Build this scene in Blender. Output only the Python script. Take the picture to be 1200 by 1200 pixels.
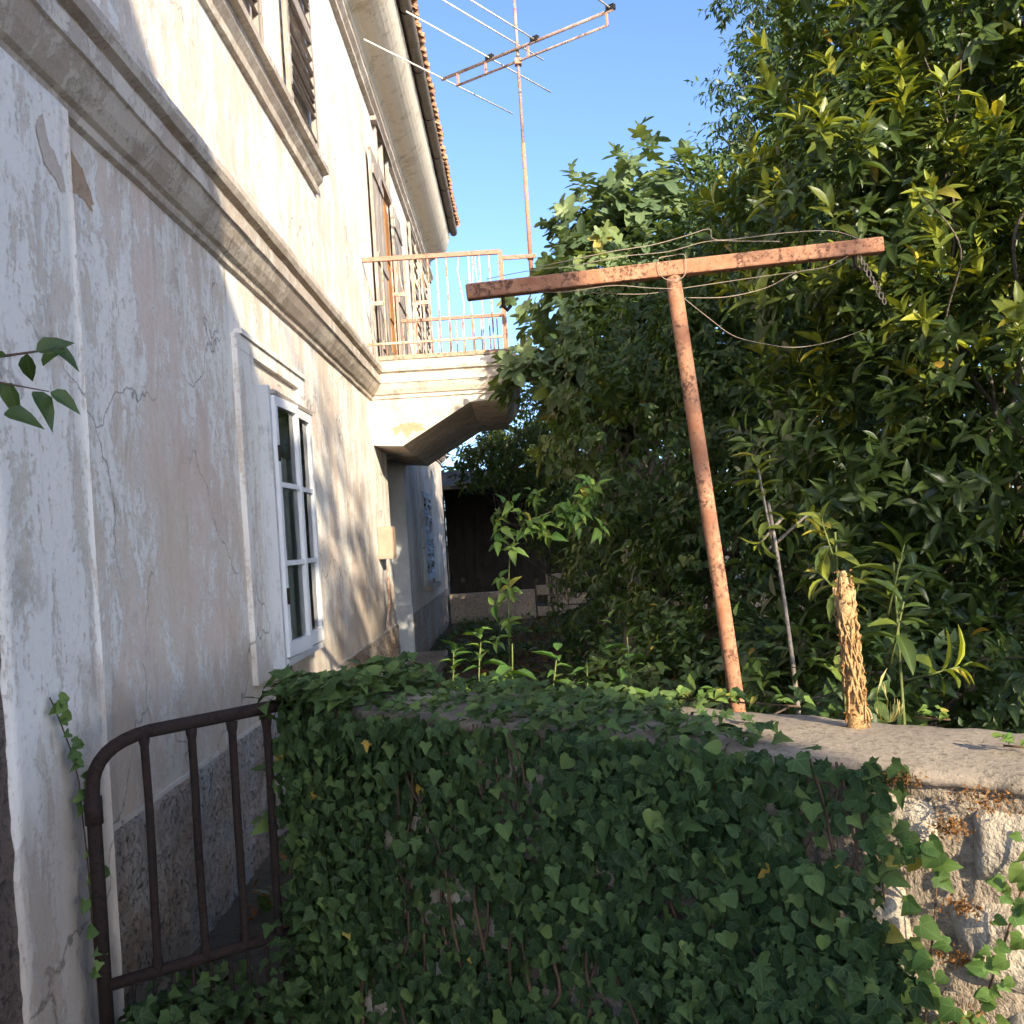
import bpy, math
import numpy as np
from mathutils import Matrix, Vector, noise

for o in list(bpy.data.objects):
    bpy.data.objects.remove(o)
scene = bpy.context.scene
COL = scene.collection
R = math.radians

# ------------------------------------------------------------------ camera
EYE = 1.55
cam = bpy.data.cameras.new('camera')
camo = bpy.data.objects.new('camera', cam)
COL.objects.link(camo)
cam.sensor_width = 36
cam.lens = 36
cam.shift_x = -7 / 1200
cam.shift_y = 28 / 1200
cam.clip_start = 0.05
cam.clip_end = 3000
ROLL = 0.063
ir = Vector((math.cos(ROLL), 0, -math.sin(ROLL)))
iu = Vector((math.sin(ROLL), 0, math.cos(ROLL)))
ib = Vector((0, -1, 0))
m = Matrix((ir, iu, ib)).transposed().to_4x4()
m.translation = (0, 0, EYE)
camo.matrix_world = m
scene.camera = camo

# ------------------------------------------------------------------ light
SUN_AZ, SUN_EL = 154.0, 20.0            # clockwise from +Y, elevation
w = bpy.data.worlds.new('World')
scene.world = w
w.use_nodes = True
nt = w.node_tree
nt.nodes.clear()
sky = nt.nodes.new('ShaderNodeTexSky')
sky.sky_type = 'NISHITA'
sky.sun_disc = False
sky.sun_elevation = R(SUN_EL)
sky.sun_rotation = R(SUN_AZ)
sky.air_density = 0.55
sky.dust_density = 1.3
sky.ozone_density = 3.2
bgd = nt.nodes.new('ShaderNodeBackground')
bgd.inputs['Strength'].default_value = 0.125
wo = nt.nodes.new('ShaderNodeOutputWorld')
nt.links.new(sky.outputs[0], bgd.inputs[0])
nt.links.new(bgd.outputs[0], wo.inputs[0])
sl = bpy.data.lights.new('sun', 'SUN')
sl.energy = 3.1
sl.angle = R(0.5)
sl.color = (1.0, 0.86, 0.64)
so = bpy.data.objects.new('sun', sl)
COL.objects.link(so)
sdir = Vector((math.sin(R(SUN_AZ)) * math.cos(R(SUN_EL)), math.cos(R(SUN_AZ)) * math.cos(R(SUN_EL)), math.sin(R(SUN_EL))))
so.rotation_euler = sdir.to_track_quat('Z', 'Y').to_euler()
so.location = (6, -12, 14)
vs = scene.view_settings
vs.view_transform = 'Standard'
vs.look = 'None'
vs.gamma = 1
vs.exposure = 1.85
vs.use_curve_mapping = False
scene.render.engine = 'CYCLES'
scene.cycles.max_bounces = 5
scene.cycles.diffuse_bounces = 3
scene.cycles.glossy_bounces = 2
scene.cycles.transmission_bounces = 3
scene.cycles.transparent_max_bounces = 6
scene.cycles.use_adaptive_sampling = True
scene.cycles.adaptive_threshold = 0.03

# ------------------------------------------------------------------ helpers
WLOC = {}


def link(o, parent=None):
    COL.objects.link(o)
    if parent is not None:
        o.parent = parent
        o.matrix_parent_inverse = Matrix.Translation(-WLOC.get(parent.name, Vector((0, 0, 0))))
    return o


def thing(name, label, cat, loc=(0, 0, 0), group=None):
    e = bpy.data.objects.new(name, None)
    e.empty_display_size = 0.1
    COL.objects.link(e)
    e.location = loc
    WLOC[e.name] = Vector(loc)
    return tag(e, label, cat, group)


def tag(o, label=None, cat=None, group=None, kind=None):
    if label: o['label'] = label
    if cat: o['category'] = cat
    if group: o['group'] = group
    if kind: o['kind'] = kind
    return o


def smooth(pts, n=8):
    """catmull-rom through the points"""
    p = [Vector(q) for q in pts]
    out = []
    for i in range(len(p) - 1):
        p0, p1, p2, p3 = p[max(i - 1, 0)], p[i], p[i + 1], p[min(i + 2, len(p) - 1)]
        for t in np.linspace(0, 1, n)[:-1]:
            out.append(0.5 * ((2 * p1) + (-p0 + p2) * t + (2 * p0 - 5 * p1 + 4 * p2 - p3) * t * t + (-p0 + 3 * p1 - 3 * p2 + p3) * t ** 3))
    out.append(p[-1])
    return out


class MB:
    def __init__(s):
        s.v = []
        s.f = []

    def add(s, v, f):
        n = len(s.v)
        s.v += [tuple(p) for p in v]
        s.f += [tuple(i + n for i in q) for q in f]
        return s

    def box(s, x0, x1, y0, y1, z0, z1):
        v = [(x, y, z) for x in (x0, x1) for y in (y0, y1) for z in (z0, z1)]
        return s.add(v, [(0, 1, 3, 2), (4, 6, 7, 5), (0, 4, 5, 1), (2, 3, 7, 6), (0, 2, 6, 4), (1, 5, 7, 3)])

    def prism_xz(s, pts, y0, y1):
        n = len(pts)
        v = [(x, y0, z) for x, z in pts] + [(x, y1, z) for x, z in pts]
        f = [tuple(range(n)), tuple(range(2 * n - 1, n - 1, -1))]
        f += [(i, i + n, (i + 1) % n + n, (i + 1) % n) for i in range(n)]
        return s.add(v, f)

    def prism_yz(s, pts, x0, x1):
        n = len(pts)
        v = [(x0, y, z) for y, z in pts] + [(x1, y, z) for y, z in pts]
        f = [tuple(range(n)), tuple(range(2 * n - 1, n - 1, -1))]
        f += [(i, i + n, (i + 1) % n + n, (i + 1) % n) for i in range(n)]
        return s.add(v, f)

    def tube(s, pts, r, seg=8, cap=True):
        pts = [Vector(p) for p in pts]
        n = len(pts)
        rs = r if isinstance(r, (list, tuple)) else [r] * n
        tan = []
        for i in range(n):
            a = pts[max(i - 1, 0)]
            b = pts[min(i + 1, n - 1)]
            d = b - a
            tan.append(d.normalized() if d.length > 1e-9 else Vector((0, 0, 1)))
        ref = Vector((0, 0, 1)) if abs(tan[0].z) < 0.9 else Vector((1, 0, 0))
        u = tan[0].cross(ref).normalized()
        v, f = [], []
        for i in range(n):
            u = (u - tan[i] * u.dot(tan[i])).normalized()
            w_ = tan[i].cross(u)
            for k in range(seg):
                a = 2 * math.pi * k / seg
                v.append(pts[i] + (u * math.cos(a) + w_ * math.sin(a)) * rs[i])
        for i in range(n - 1):
            for k in range(seg):
                k2 = (k + 1) % seg
                f.append((i * seg + k, i * seg + k2, (i + 1) * seg + k2, (i + 1) * seg + k))
        if cap:
            f.append(tuple(range(seg - 1, -1, -1)))
            f.append(tuple(range((n - 1) * seg, n * seg)))
        return s.add(v, f)

    def mesh(s, name, mat=None, smooth=False):
        me = bpy.data.meshes.new(name)
        me.from_pydata(s.v, [], s.f)
        if smooth:
            me.polygons.foreach_set('use_smooth', [True] * len(me.polygons))
        if mat: me.materials.append(mat)
        me.update()
        return me

    def build(s, name, mat, parent=None, smooth=False, bevel=0.0):
        o = bpy.data.objects.new(name, s.mesh(name, mat, smooth))
        link(o, parent)
        if bevel:
            b = o.modifiers.new('bevel', 'BEVEL')
            b.width = bevel
            b.segments = 2
            b.limit_method = 'ANGLE'
        return o


def arc(p0, p1, p2, n=8):
    p0, p1, p2 = Vector(p0), Vector(p1), Vector(p2)
    return [(1 - t) ** 2 * p0 + 2 * t * (1 - t) * p1 + t * t * p2 for t in np.linspace(0, 1, n)]


# ------------------------------------------------------------------ materials
class NT:
    def __init__(s, name):
        s.m = bpy.data.materials.new(name)
        s.m.use_nodes = True
        s.t = s.m.node_tree
        s.n = s.t.nodes
        s.b = s.n['Principled BSDF']
        s.out = s.n['Material Output']

    def node(s, typ, **kw):
        nd = s.n.new(typ)
        for k, v in kw.items():
            if k.startswith('_'):
                nd.inputs[k[1:].replace('_', ' ')].default_value = v
            else:
                setattr(nd, k, v)
        return nd

    def l(s, a, b):
        s.t.links.new(a, b)

    def geo(s, scale=(1, 1, 1)):
        g = s.node('ShaderNodeNewGeometry')
        mp = s.node('ShaderNodeMapping')
        mp.inputs['Scale'].default_value = scale
        s.l(g.outputs['Position'], mp.inputs['Vector'])
        return mp.outputs[0]

    def noise(s, vec, scale, detail=6, rough=0.6, dist=0.0):
        nd = s.node('ShaderNodeTexNoise')
        nd.inputs['Scale'].default_value = scale
        nd.inputs['Detail'].default_value = detail
        nd.inputs['Roughness'].default_value = rough
        nd.inputs['Distortion'].default_value = dist
        if vec: s.l(vec, nd.inputs['Vector'])
        return nd.outputs[0]

    def ramp(s, fac, stops, interp='LINEAR'):
        nd = s.node('ShaderNodeValToRGB')
        cr = nd.color_ramp
        cr.interpolation = interp
        while len(cr.elements) < len(stops):
            cr.elements.new(0.5)
        for e, (p, c) in zip(cr.elements, stops):
            e.position = p
            e.color = (c, c, c, 1) if isinstance(c, (int, float)) else (*c, 1)
        s.l(fac, nd.inputs[0])
        return nd.outputs[0]

    def mix(s, fac, a, b, typ='MIX'):
        nd = s.node('ShaderNodeMix', data_type='RGBA', blend_type=typ)
        for sock, val in ((nd.inputs[0], fac), (nd.inputs[6], a), (nd.inputs[7], b)):
            if hasattr(val, 'is_linked'):
                s.l(val, sock)
            elif isinstance(val, (int, float)):
                sock.default_value = val
            else:
                sock.default_value = (*val, 1)
        return nd.outputs[2]

    def math(s, op, a, b=None, c=None):
        nd = s.node('ShaderNodeMath', operation=op)
        for i, val in enumerate((a, b, c)):
            if val is None: continue
            if hasattr(val, 'is_linked'):
                s.l(val, nd.inputs[i])
            else:
                nd.inputs[i].default_value = val
        return nd.outputs[0]

    def bump(s, h, strength=0.5, dist=0.01):
        nd = s.node('ShaderNodeBump')
        nd.inputs['Strength'].default_value = strength
        nd.inputs['Distance'].default_value = dist
        s.l(h, nd.inputs['Height'])
        s.l(nd.outputs[0], s.b.inputs['Normal'])

    def base(s, col, rough=0.8, spec=0.3):
        if hasattr(col, 'is_linked'):
            s.l(col, s.b.inputs['Base Color'])
        else:
            s.b.inputs['Base Color'].default_value = (*col, 1)
        if hasattr(rough, 'is_linked'):
            s.l(rough, s.b.inputs['Roughness'])
        else:
            s.b.inputs['Roughness'].default_value = rough
        s.b.inputs['Specular IOR Level'].default_value = spec
        return s.m


def mat_plaster(name, white, beige, pink, k=0.0, streak=0.25, old=False):
    t = NT(name)
    v = t.geo((1, 1, streak))
    v1 = t.geo((1, 1, 1))
    n1 = t.noise(v, 1.3, 6, 0.62, 0.3)
    n2 = t.noise(v, 6.5, 9, 0.74, 0.35)
    n3 = t.noise(v1, 42, 4, 0.7)
    n4 = t.noise(v1, 0.8, 5, 0.6)
    n5 = t.noise(t.geo((1, 1, 0.06)), 9, 6, 0.7)
    a = t.math('MULTIPLY_ADD', n2, 0.58, t.math('MULTIPLY', n1, 0.44))
    a = t.math('ADD', a, t.math('MULTIPLY', t.math('SUBTRACT', n3, 0.5), 0.20))
    m1 = t.ramp(a, [(0.495 - k, 0), (0.53 - k, 0.6), (0.60 - k, 0.85), (0.72 - k, 1)])
    under = t.mix(t.ramp(n4, [(0.42, 0), (0.58, 1)]), beige, pink)
    c = t.mix(m1, white, under)
    # thin grey rain streaks and fine speckle of the worn limewash
    c = t.mix(t.math('MULTIPLY', t.ramp(n5, [(0.55, 0), (0.75, 1)]), 0.22), c, tuple(x * 0.55 for x in beige))
    c = t.mix(t.math('MULTIPLY', t.ramp(n3, [(0.56, 0), (0.7, 1)]), 0.35), c, tuple(x * 0.7 for x in beige))
    n6 = t.noise(t.geo((1, 1, 0.45)), 2.2, 8, 0.72, 0.8)
    c = t.mix(t.math('MULTIPLY', t.ramp(n6, [(0.60, 0), (0.66, 1)]), 0.5), c, tuple(x * 0.72 for x in beige))
    crk = None
    if old:
        # damp and dirt above the ground, drip marks under the cornice, hairline cracks
        sp = t.node('ShaderNodeSeparateXYZ')
        t.l(v1, sp.inputs[0])
        z = sp.outputs[2]
        drip = t.noise(t.geo((1, 1, 0.035)), 7, 5, 0.65)
        big = t.noise(t.geo((1, 1, 0.7)), 1.6, 6, 0.65, 0.5)
        damp = t.ramp(t.math('ADD', t.math('MULTIPLY', z, 0.5), t.math('MULTIPLY', big, -0.9)), [(0.0, 1), (0.16, 0)])
        c = t.mix(t.math('MULTIPLY', damp, 0.55), c, (0.34, 0.27, 0.20))
        dm = t.math('MULTIPLY', t.ramp(drip, [(0.5, 0), (0.66, 1)]), t.ramp(t.math('SUBTRACT', 3.05, z), [(0.0, 1), (0.55, 0)]))
        dm = t.math('MULTIPLY', dm, t.math('LESS_THAN', z, 3.05))
        c = t.mix(t.math('MULTIPLY', dm, 0.6), c, (0.30, 0.25, 0.20))
        st = t.ramp(big, [(0.57, 0), (0.60, 0.8), (0.75, 1)])
        c = t.mix(t.math('MULTIPLY', st, 0.45), c, tuple(x * 0.86 for x in pink))
        gr = t.ramp(t.noise(t.geo((1, 1, 0.8)), 3.1, 8, 0.75, 0.4), [(0.60, 0), (0.68, 1)])
        c = t.mix(t.math('MULTIPLY', gr, 0.5), c, (0.36, 0.32, 0.28))
        wv = t.node('ShaderNodeVectorMath', operation='MULTIPLY_ADD')
        nz = t.node('ShaderNodeTexNoise')
        nz.inputs['Scale'].default_value = 2.5
        nz.inputs['Detail'].default_value = 6
        t.l(v1, nz.inputs['Vector'])
        t.l(nz.outputs['Color'], wv.inputs[0])
        wv.inputs[1].default_value = (0.7, 0.7, 0.7)
        t.l(v1, wv.inputs[2])
        vo = t.node('ShaderNodeTexVoronoi', feature='DISTANCE_TO_EDGE')
        vo.inputs['Scale'].default_value = 0.75
        t.l(wv.outputs[0], vo.inputs['Vector'])
        crk = t.math('MULTIPLY', t.ramp(vo.outputs['Distance'], [(0.0, 1), (0.007, 0)]), t.ramp(t.noise(v1, 1.1, 3, 0.5), [(0.46, 0), (0.56, 1)]))
        c = t.mix(t.math('MULTIPLY', crk, 0.75), c, (0.13, 0.11, 0.09))
    h = t.math('ADD', t.math('MULTIPLY', m1, -0.5), t.math('ADD', t.math('MULTIPLY', n3, 0.5), t.math('MULTIPLY', n1, 1.2)))
    t.bump(h, 0.7, 0.012)
    return t.base(c, 0.93, 0.12)


def mat_rough(name, c0, c1, c2, scale=26, bump=0.03, sp=0.2):
    t = NT(name)
    v = t.geo()
    n1 = t.noise(v, 1.7, 6, 0.65)
    n2 = t.noise(v, scale, 5, 0.7)
    n3 = t.noise(v, scale * 3.1, 3, 0.6)
    c = t.mix(t.ramp(n1, [(0.38, 0), (0.62, 1)]), c0, c1)
    c = t.mix(t.ramp(n2, [(0.5, 0), (0.66, 1)]), c, c2)
    h = t.math('ADD', n2, t.math('MULTIPLY', n3, 0.4))
    t.bump(h, 0.9, bump)
    return t.base(c, 0.95, sp)


def mat_wood(name, c0, c1, c2, axis=2, paint=0.5):
    t = NT(name)
    sc = [14, 14, 14]
    sc[axis] = 0.9
    v = t.geo(tuple(sc))
    n1 = t.noise(v, 2.2, 7, 0.7, 0.6)
    n2 = t.noise(t.geo((1, 1, 0.5)), 5, 7, 0.75)
    c = t.mix(t.ramp(n1, [(0.35, 0), (0.65, 1)]), c0, c1)
    mk = t.ramp(t.math('MULTIPLY_ADD', n1, 0.35, t.math('MULTIPLY', n2, 0.65)), [(paint - 0.04, 0), (paint + 0.06, 1)])
    c = t.mix(mk, c2, c)
    t.bump(t.math('ADD', n1, t.math('MULTIPLY', mk, -0.4)), 0.5, 0.006)
    return t.base(c, 0.85, 0.2)


def mat_rust(name, c0, c1, c2, scale=9, cut=0.52):
    t = NT(name)
    v = t.geo()
    n1 = t.noise(v, scale, 8, 0.72)
    n2 = t.noise(v, scale * 6, 5, 0.7)
    c = t.mix(t.ramp(n1, [(0.36, 0), (0.64, 1)]), c0, c1)
    c = t.mix(t.ramp(t.math('MULTIPLY_ADD', n2, 0.5, t.math('MULTIPLY', n1, 0.5)), [(cut, 0), (cut + 0.09, 1)]), c, c2)
    t.bump(n2, 0.6, 0.004)
    return t.base(c, 0.86, 0.25)


def mat_leaf(name, c_dark, c_mid, c_new, rough=0.42, trans=0.28, vein='mid', vein_c=None, spec=0.4):
    """tint attribute 0..1: old leaf .. new growth; luv: position on the blade."""
    t = NT(name)
    at = t.node('ShaderNodeAttribute', attribute_name='tint')
    uv = t.node('ShaderNodeAttribute', attribute_name='luv')
    c = t.ramp(at.outputs['Fac'], [(0.0, c_dark), (0.5, c_mid), (0.85, c_new), (1.0, (0.5, 0.33, 0.06))])
    n = t.noise(t.geo(), 45, 3, 0.6)
    c = t.mix(t.math('MULTIPLY', t.ramp(n, [(0.45, 0), (0.7, 1)]), 0.3), c, tuple(x * 0.6 for x in c_mid))
    sx = t.node('ShaderNodeSeparateXYZ')
    t.l(uv.outputs['Vector'], sx.inputs[0])
    if vein == 'mid':
        d = t.math('ABSOLUTE', sx.outputs[0])
        mk = t.ramp(d, [(0.0, 1), (0.022, 0)])
    else:
        ang = t.math('ARCTAN2', sx.outputs[0], sx.outputs[1])
        pp = t.math('PINGPONG', t.math('ADD', ang, 6.4), 0.4)
        pp = t.math('PINGPONG', ang, 0.42)
        rr = t.math('SQRT', t.math('ADD', t.math('POWER', sx.outputs[0], 2), t.math('POWER', sx.outputs[1], 2)))
        mk = t.ramp(t.math('MULTIPLY', pp, rr), [(0.0, 1), (0.03, 0)])
    if vein_c:
        c = t.mix(t.math('MULTIPLY', mk, 0.55), c, vein_c)
    t.base(c, rough, spec)
    tr = t.node('ShaderNodeBsdfTranslucent')
    cc = t.mix(1.0, c, (1.5, 1.45, 0.45), 'MULTIPLY')
    t.l(cc, tr.inputs[0])
    ms = t.node('ShaderNodeMixShader')
    ms.inputs[0].default_value = trans
    t.l(t.b.outputs[0], ms.inputs[1])
    t.l(tr.outputs[0], ms.inputs[2])
    t.l(ms.outputs[0], t.out.inputs[0])
    return t.m


def mat_plain(name, c, rough=0.8, spec=0.3, var=0.25, scale=12):
    t = NT(name)
    n = t.noise(t.geo(), scale, 6, 0.7)
    cc = t.mix(t.ramp(n, [(0.35, 0), (0.68, 1)]), c, tuple(x * (1 - var) for x in c))
    t.bump(n, 0.3, 0.004)
    return t.base(cc, rough, spec)


def mat_glass(name):
    t = NT(name)
    gl = t.node('ShaderNodeBsdfGlossy')
    gl.inputs['Roughness'].default_value = 0.04
    tp = t.node('ShaderNodeBsdfTransparent')
    tp.inputs[0].default_value = (0.75, 0.8, 0.8, 1)
    fr = t.node('ShaderNodeFresnel')
    fr.inputs[0].default_value = 1.5
    n = t.noise(t.geo(), 3, 2, 0.5)
    bp = t.node('ShaderNodeBump')
    bp.inputs['Strength'].default_value = 0.15
    bp.inputs['Distance'].default_value = 0.02
    t.l(n, bp.inputs['Height'])
    t.l(bp.outputs[0], gl.inputs['Normal'])
    ms = t.node('ShaderNodeMixShader')
    t.l(fr.outputs[0], ms.inputs[0])
    t.l(tp.outputs[0], ms.inputs[1])
    t.l(gl.outputs[0], ms.inputs[2])
    t.l(ms.outputs[0], t.out.inputs[0])
    return t.m


M = {}
M['plaster'] = mat_plaster('limewash_plaster', (0.77, 0.74, 0.69), (0.58, 0.48, 0.38), (0.62, 0.49, 0.41), 0.0, 0.45, True)
M['plaster_white'] = mat_plaster('white_limewash', (0.76, 0.73, 0.68), (0.53, 0.45, 0.36), (0.58, 0.48, 0.42), -0.04, 0.3, True)
M['trim'] = mat_plaster('cornice_plaster', (0.60, 0.54, 0.47), (0.36, 0.30, 0.24), (0.44, 0.36, 0.30), 0.02, 1.0, True)
M['balcony'] = mat_plaster('balcony_render', (0.66, 0.60, 0.52), (0.42, 0.34, 0.27), (0.46, 0.36, 0.29), 0.02, 1.0, True)
M['scar'] = mat_rough('bare_brown_render', (0.36, 0.25, 0.16), (0.42, 0.30, 0.21), (0.30, 0.21, 0.14), 40, 0.006)
M['jamb'] = mat_plain('white_painted_jamb', (0.74, 0.76, 0.77), 0.7, 0.3, 0.2, 6)
M['beige'] = mat_rough('beige_render', (0.50, 0.43, 0.36), (0.55, 0.47, 0.40), (0.42, 0.36, 0.30), 40, 0.004)
M['roughcast'] = mat_rough('roughcast_socle', (0.56, 0.53, 0.50), (0.50, 0.36, 0.25), (0.15, 0.125, 0.11), 36, 0.10)
M['roughcast_dark'] = mat_rough('dark_roughcast', (0.22, 0.17, 0.14), (0.29, 0.23, 0.19), (0.07, 0.06, 0.055), 40, 0.06)
M['stone'] = mat_rough('limestone', (0.50, 0.43, 0.33), (0.40, 0.34, 0.26), (0.25, 0.21, 0.165), 16, 0.02)
M['mortar'] = mat_rough('lime_mortar', (0.38, 0.31, 0.23), (0.29, 0.235, 0.175), (0.15, 0.12, 0.09), 24, 0.02)
M['coping'] = mat_rough('sandy_concrete_coping', (0.36, 0.30, 0.23), (0.30, 0.25, 0.19), (0.17, 0.14, 0.105), 60, 0.004)
M['shutter'] = mat_wood('weathered_shutter', (0.36, 0.31, 0.27), (0.24, 0.20, 0.17), (0.52, 0.48, 0.44), 2, 0.42)
M['sashpaint'] = mat_wood('flaking_white_paint', (0.30, 0.27, 0.24), (0.22, 0.2, 0.18), (0.68, 0.70, 0.72), 2, 0.66)
M['boxgrey'] = mat_wood('grey_painted_board', (0.35, 0.34, 0.33), (0.26, 0.25, 0.24), (0.52, 0.54, 0.56), 2, 0.56)
M['blueshutter'] = mat_wood('pale_blue_paint', (0.30, 0.29, 0.28), (0.2, 0.2, 0.2), (0.58, 0.66, 0.74), 2, 0.56)
M['browndoor'] = mat_wood('brown_varnished_wood', (0.38, 0.18, 0.06), (0.26, 0.11, 0.035), (0.45, 0.24, 0.09), 2, 0.45)
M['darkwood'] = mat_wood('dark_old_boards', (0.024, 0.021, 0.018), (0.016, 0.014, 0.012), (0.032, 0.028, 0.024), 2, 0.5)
M['rust'] = mat_rust('orange_rust', (0.30, 0.125, 0.065), (0.46, 0.25, 0.15), (0.11, 0.05, 0.032), 11, 0.50)
M['rust_dark'] = mat_rust('dark_iron', (0.018, 0.014, 0.013), (0.040, 0.022, 0.017), (0.010, 0.009, 0.009), 14, 0.49)
M['rail'] = mat_rust('rusty_white_railing', (0.56, 0.46, 0.38), (0.44, 0.26, 0.17), (0.30, 0.13, 0.07), 11, 0.49)
M['railtop'] = mat_rust('rusty_pink_rail', (0.36, 0.17, 0.12), (0.44, 0.25, 0.18), (0.20, 0.085, 0.055), 9, 0.52)
M['alu'] = mat_plain('dull_aluminium', (0.62, 0.60, 0.57), 0.45, 0.5, 0.25, 30)
M['boom'] = mat_rust('stained_boom', (0.34, 0.28, 0.26), (0.26, 0.17, 0.14), (0.14, 0.08, 0.07), 9, 0.52)
M['black'] = mat_plain('black_plastic', (0.02, 0.02, 0.02), 0.5)
M['gutter'] = mat_rough('weathered_gutter', (0.22, 0.19, 0.16), (0.27, 0.23, 0.19), (0.13, 0.11, 0.09), 30, 0.006)
M['tile'] = mat_rust('clay_tile', (0.44, 0.24, 0.14), (0.36, 0.19, 0.11), (0.26, 0.18, 0.13), 5, 0.55)
M['soffit'] = mat_plaster('cream_eave_cove', (0.66, 0.60, 0.50), (0.42, 0.34, 0.25), (0.50, 0.42, 0.32), -0.05, 1.0)
M['boxtan'] = mat_plain('tan_metal_box', (0.36, 0.27, 0.20), 0.6)
M['reflection_sheet'] = mat_plain('pale_reflection_sheet', (0.74, 0.71, 0.64), 0.9)
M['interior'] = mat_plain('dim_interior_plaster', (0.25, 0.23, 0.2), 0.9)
M['glass'] = mat_glass('old_window_glass')
M['ground'] = mat_rough('leaf_littered_earth', (0.075, 0.065, 0.045), (0.10, 0.08, 0.058), (0.055, 0.045, 0.035), 12, 0.03)
M['bounce_paving'] = mat_rough('pale_bounce_concrete', (0.50, 0.44, 0.37), (0.44, 0.39, 0.33), (0.32, 0.28, 0.24), 18, 0.01)
M['bark'] = mat_rough('grey_bark', (0.13, 0.105, 0.085), (0.18, 0.15, 0.12), (0.07, 0.055, 0.045), 22, 0.02)
M['palebark'] = mat_rough('pale_bark', (0.26, 0.23, 0.19), (0.32, 0.28, 0.24), (0.16, 0.13, 0.11), 30, 0.01)
M['greenstem'] = mat_plain('green_stem', (0.14, 0.17, 0.05), 0.6)
M['ivystem'] = mat_plain('brown_ivy_stem', (0.12, 0.075, 0.045), 0.8)
M['straw'] = mat_rough('dry_straw_stem', (0.40, 0.25, 0.11), (0.50, 0.34, 0.17), (0.20, 0.11, 0.05), 50, 0.012)
M['wire'] = mat_plain('greyed_wire', (0.34, 0.27, 0.21), 0.6, 0.4)
M['shade_caster'] = mat_plaster('shade_house_render', (0.76, 0.73, 0.66), (0.6, 0.52, 0.43), (0.6, 0.52, 0.45))

M['ivy'] = mat_leaf('ivy_leaf', (0.022, 0.046, 0.018), (0.075, 0.13, 0.040), (0.15, 0.21, 0.055), 0.6, 0.16, 'palm', (0.14, 0.20, 0.08), 0.15)
M['ivy_pale'] = mat_leaf('ivy_young_leaf', (0.05, 0.11, 0.03), (0.09, 0.17, 0.04), (0.17, 0.24, 0.05), 0.48, 0.28, 'palm', (0.2, 0.28, 0.1), 0.3)  # paler ivy colours for the separate shoots
M['fig'] = mat_leaf('fig_leaf', (0.070, 0.115, 0.065), (0.125, 0.185, 0.095), (0.26, 0.31, 0.10), 0.5, 0.3, 'palm', (0.18, 0.25, 0.09), 0.35)
M['laurel'] = mat_leaf('laurel_leaf', (0.035, 0.060, 0.018), (0.075, 0.115, 0.026), (0.34, 0.37, 0.045), 0.36, 0.3, 'mid', (0.16, 0.20, 0.06), 0.5)
M['vine'] = mat_leaf('vine_leaf', (0.038, 0.07, 0.022), (0.075, 0.125, 0.033), (0.18, 0.24, 0.05), 0.42, 0.3, 'mid', (0.13, 0.18, 0.06), 0.4)
M['tall'] = mat_leaf('drooping_leaf', (0.036, 0.068, 0.024), (0.07, 0.115, 0.033), (0.16, 0.21, 0.055), 0.42, 0.25, 'mid', None, 0.4)
M['fresh'] = mat_leaf('fresh_weed_leaf', (0.05, 0.12, 0.03), (0.09, 0.18, 0.04), (0.20, 0.28, 0.06), 0.5, 0.35, 'mid', (0.2, 0.28, 0.1), 0.3)
M['dry'] = mat_leaf('dry_brown_leaf', (0.13, 0.06, 0.025), (0.24, 0.115, 0.04), (0.38, 0.22, 0.085), 0.8, 0.2, 'mid', None, 0.1)
M['grass'] = mat_leaf('pale_dry_grass', (0.16, 0.17, 0.05), (0.30, 0.27, 0.10), (0.45, 0.38, 0.18), 0.7, 0.3, 'mid', None, 0.2)


# ------------------------------------------------------------------ leaf machinery
def blade(half, mids, fold=0.18, curl=0.16):
    """half: right-hand outline from base to tip; mids: y of midrib vertices between."""
    base, tip = half[0], half[-1]
    mv = [(0.0, y) for y in mids]
    outl = half[1:-1]
    pts = [base] + mv + [tip] + outl + [(-x, y) for x, y in outl]
    v = np.array([(x, y, fold * abs(x) - curl * y * y) for x, y in pts])
    nm = len(mv)
    k = len(outl)
    ib_, it = 0, nm + 1
    f = []
    for side in (0, 1):
        o0 = nm + 2 + side * k
        chain = [ib_] + [o0 + i for i in range(k)] + [it]
        # connect each outline edge to nearest midrib vertex
        rib = [ib_] + list(range(1, nm + 1)) + [it]
        ry = [base[1]] + list(mids) + [tip[1]]
        ci = 1
        prev = int(np.argmin([abs(pts[chain[1]][1] - y) for y in ry[:-1]]))
        prev = max(prev, 1)
        f.append((chain[0], chain[1], rib[prev]) if not side else (chain[0], rib[prev], chain[1]))
        if prev > 1:
            for q in range(1, prev):
                pass
        for i in range(1, len(chain) - 1):
            y2 = pts[chain[i + 1]][1]
            nx = prev
            while nx + 1 < len(rib) - 1 and abs(ry[nx + 1] - y2) < abs(ry[nx] - y2):
                nx += 1
            tri = (chain[i], chain[i + 1], rib[nx])
            if chain[i + 1] != rib[nx]:
                f.append(tri if not side else (tri[0], tri[2], tri[1]))
            if nx != prev:
                tri = (chain[i], rib[nx], rib[prev])
                f.append(tri if not side else (tri[0], tri[2], tri[1]))
            prev = nx
    return v, np.array(f, dtype=np.int64)


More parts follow.
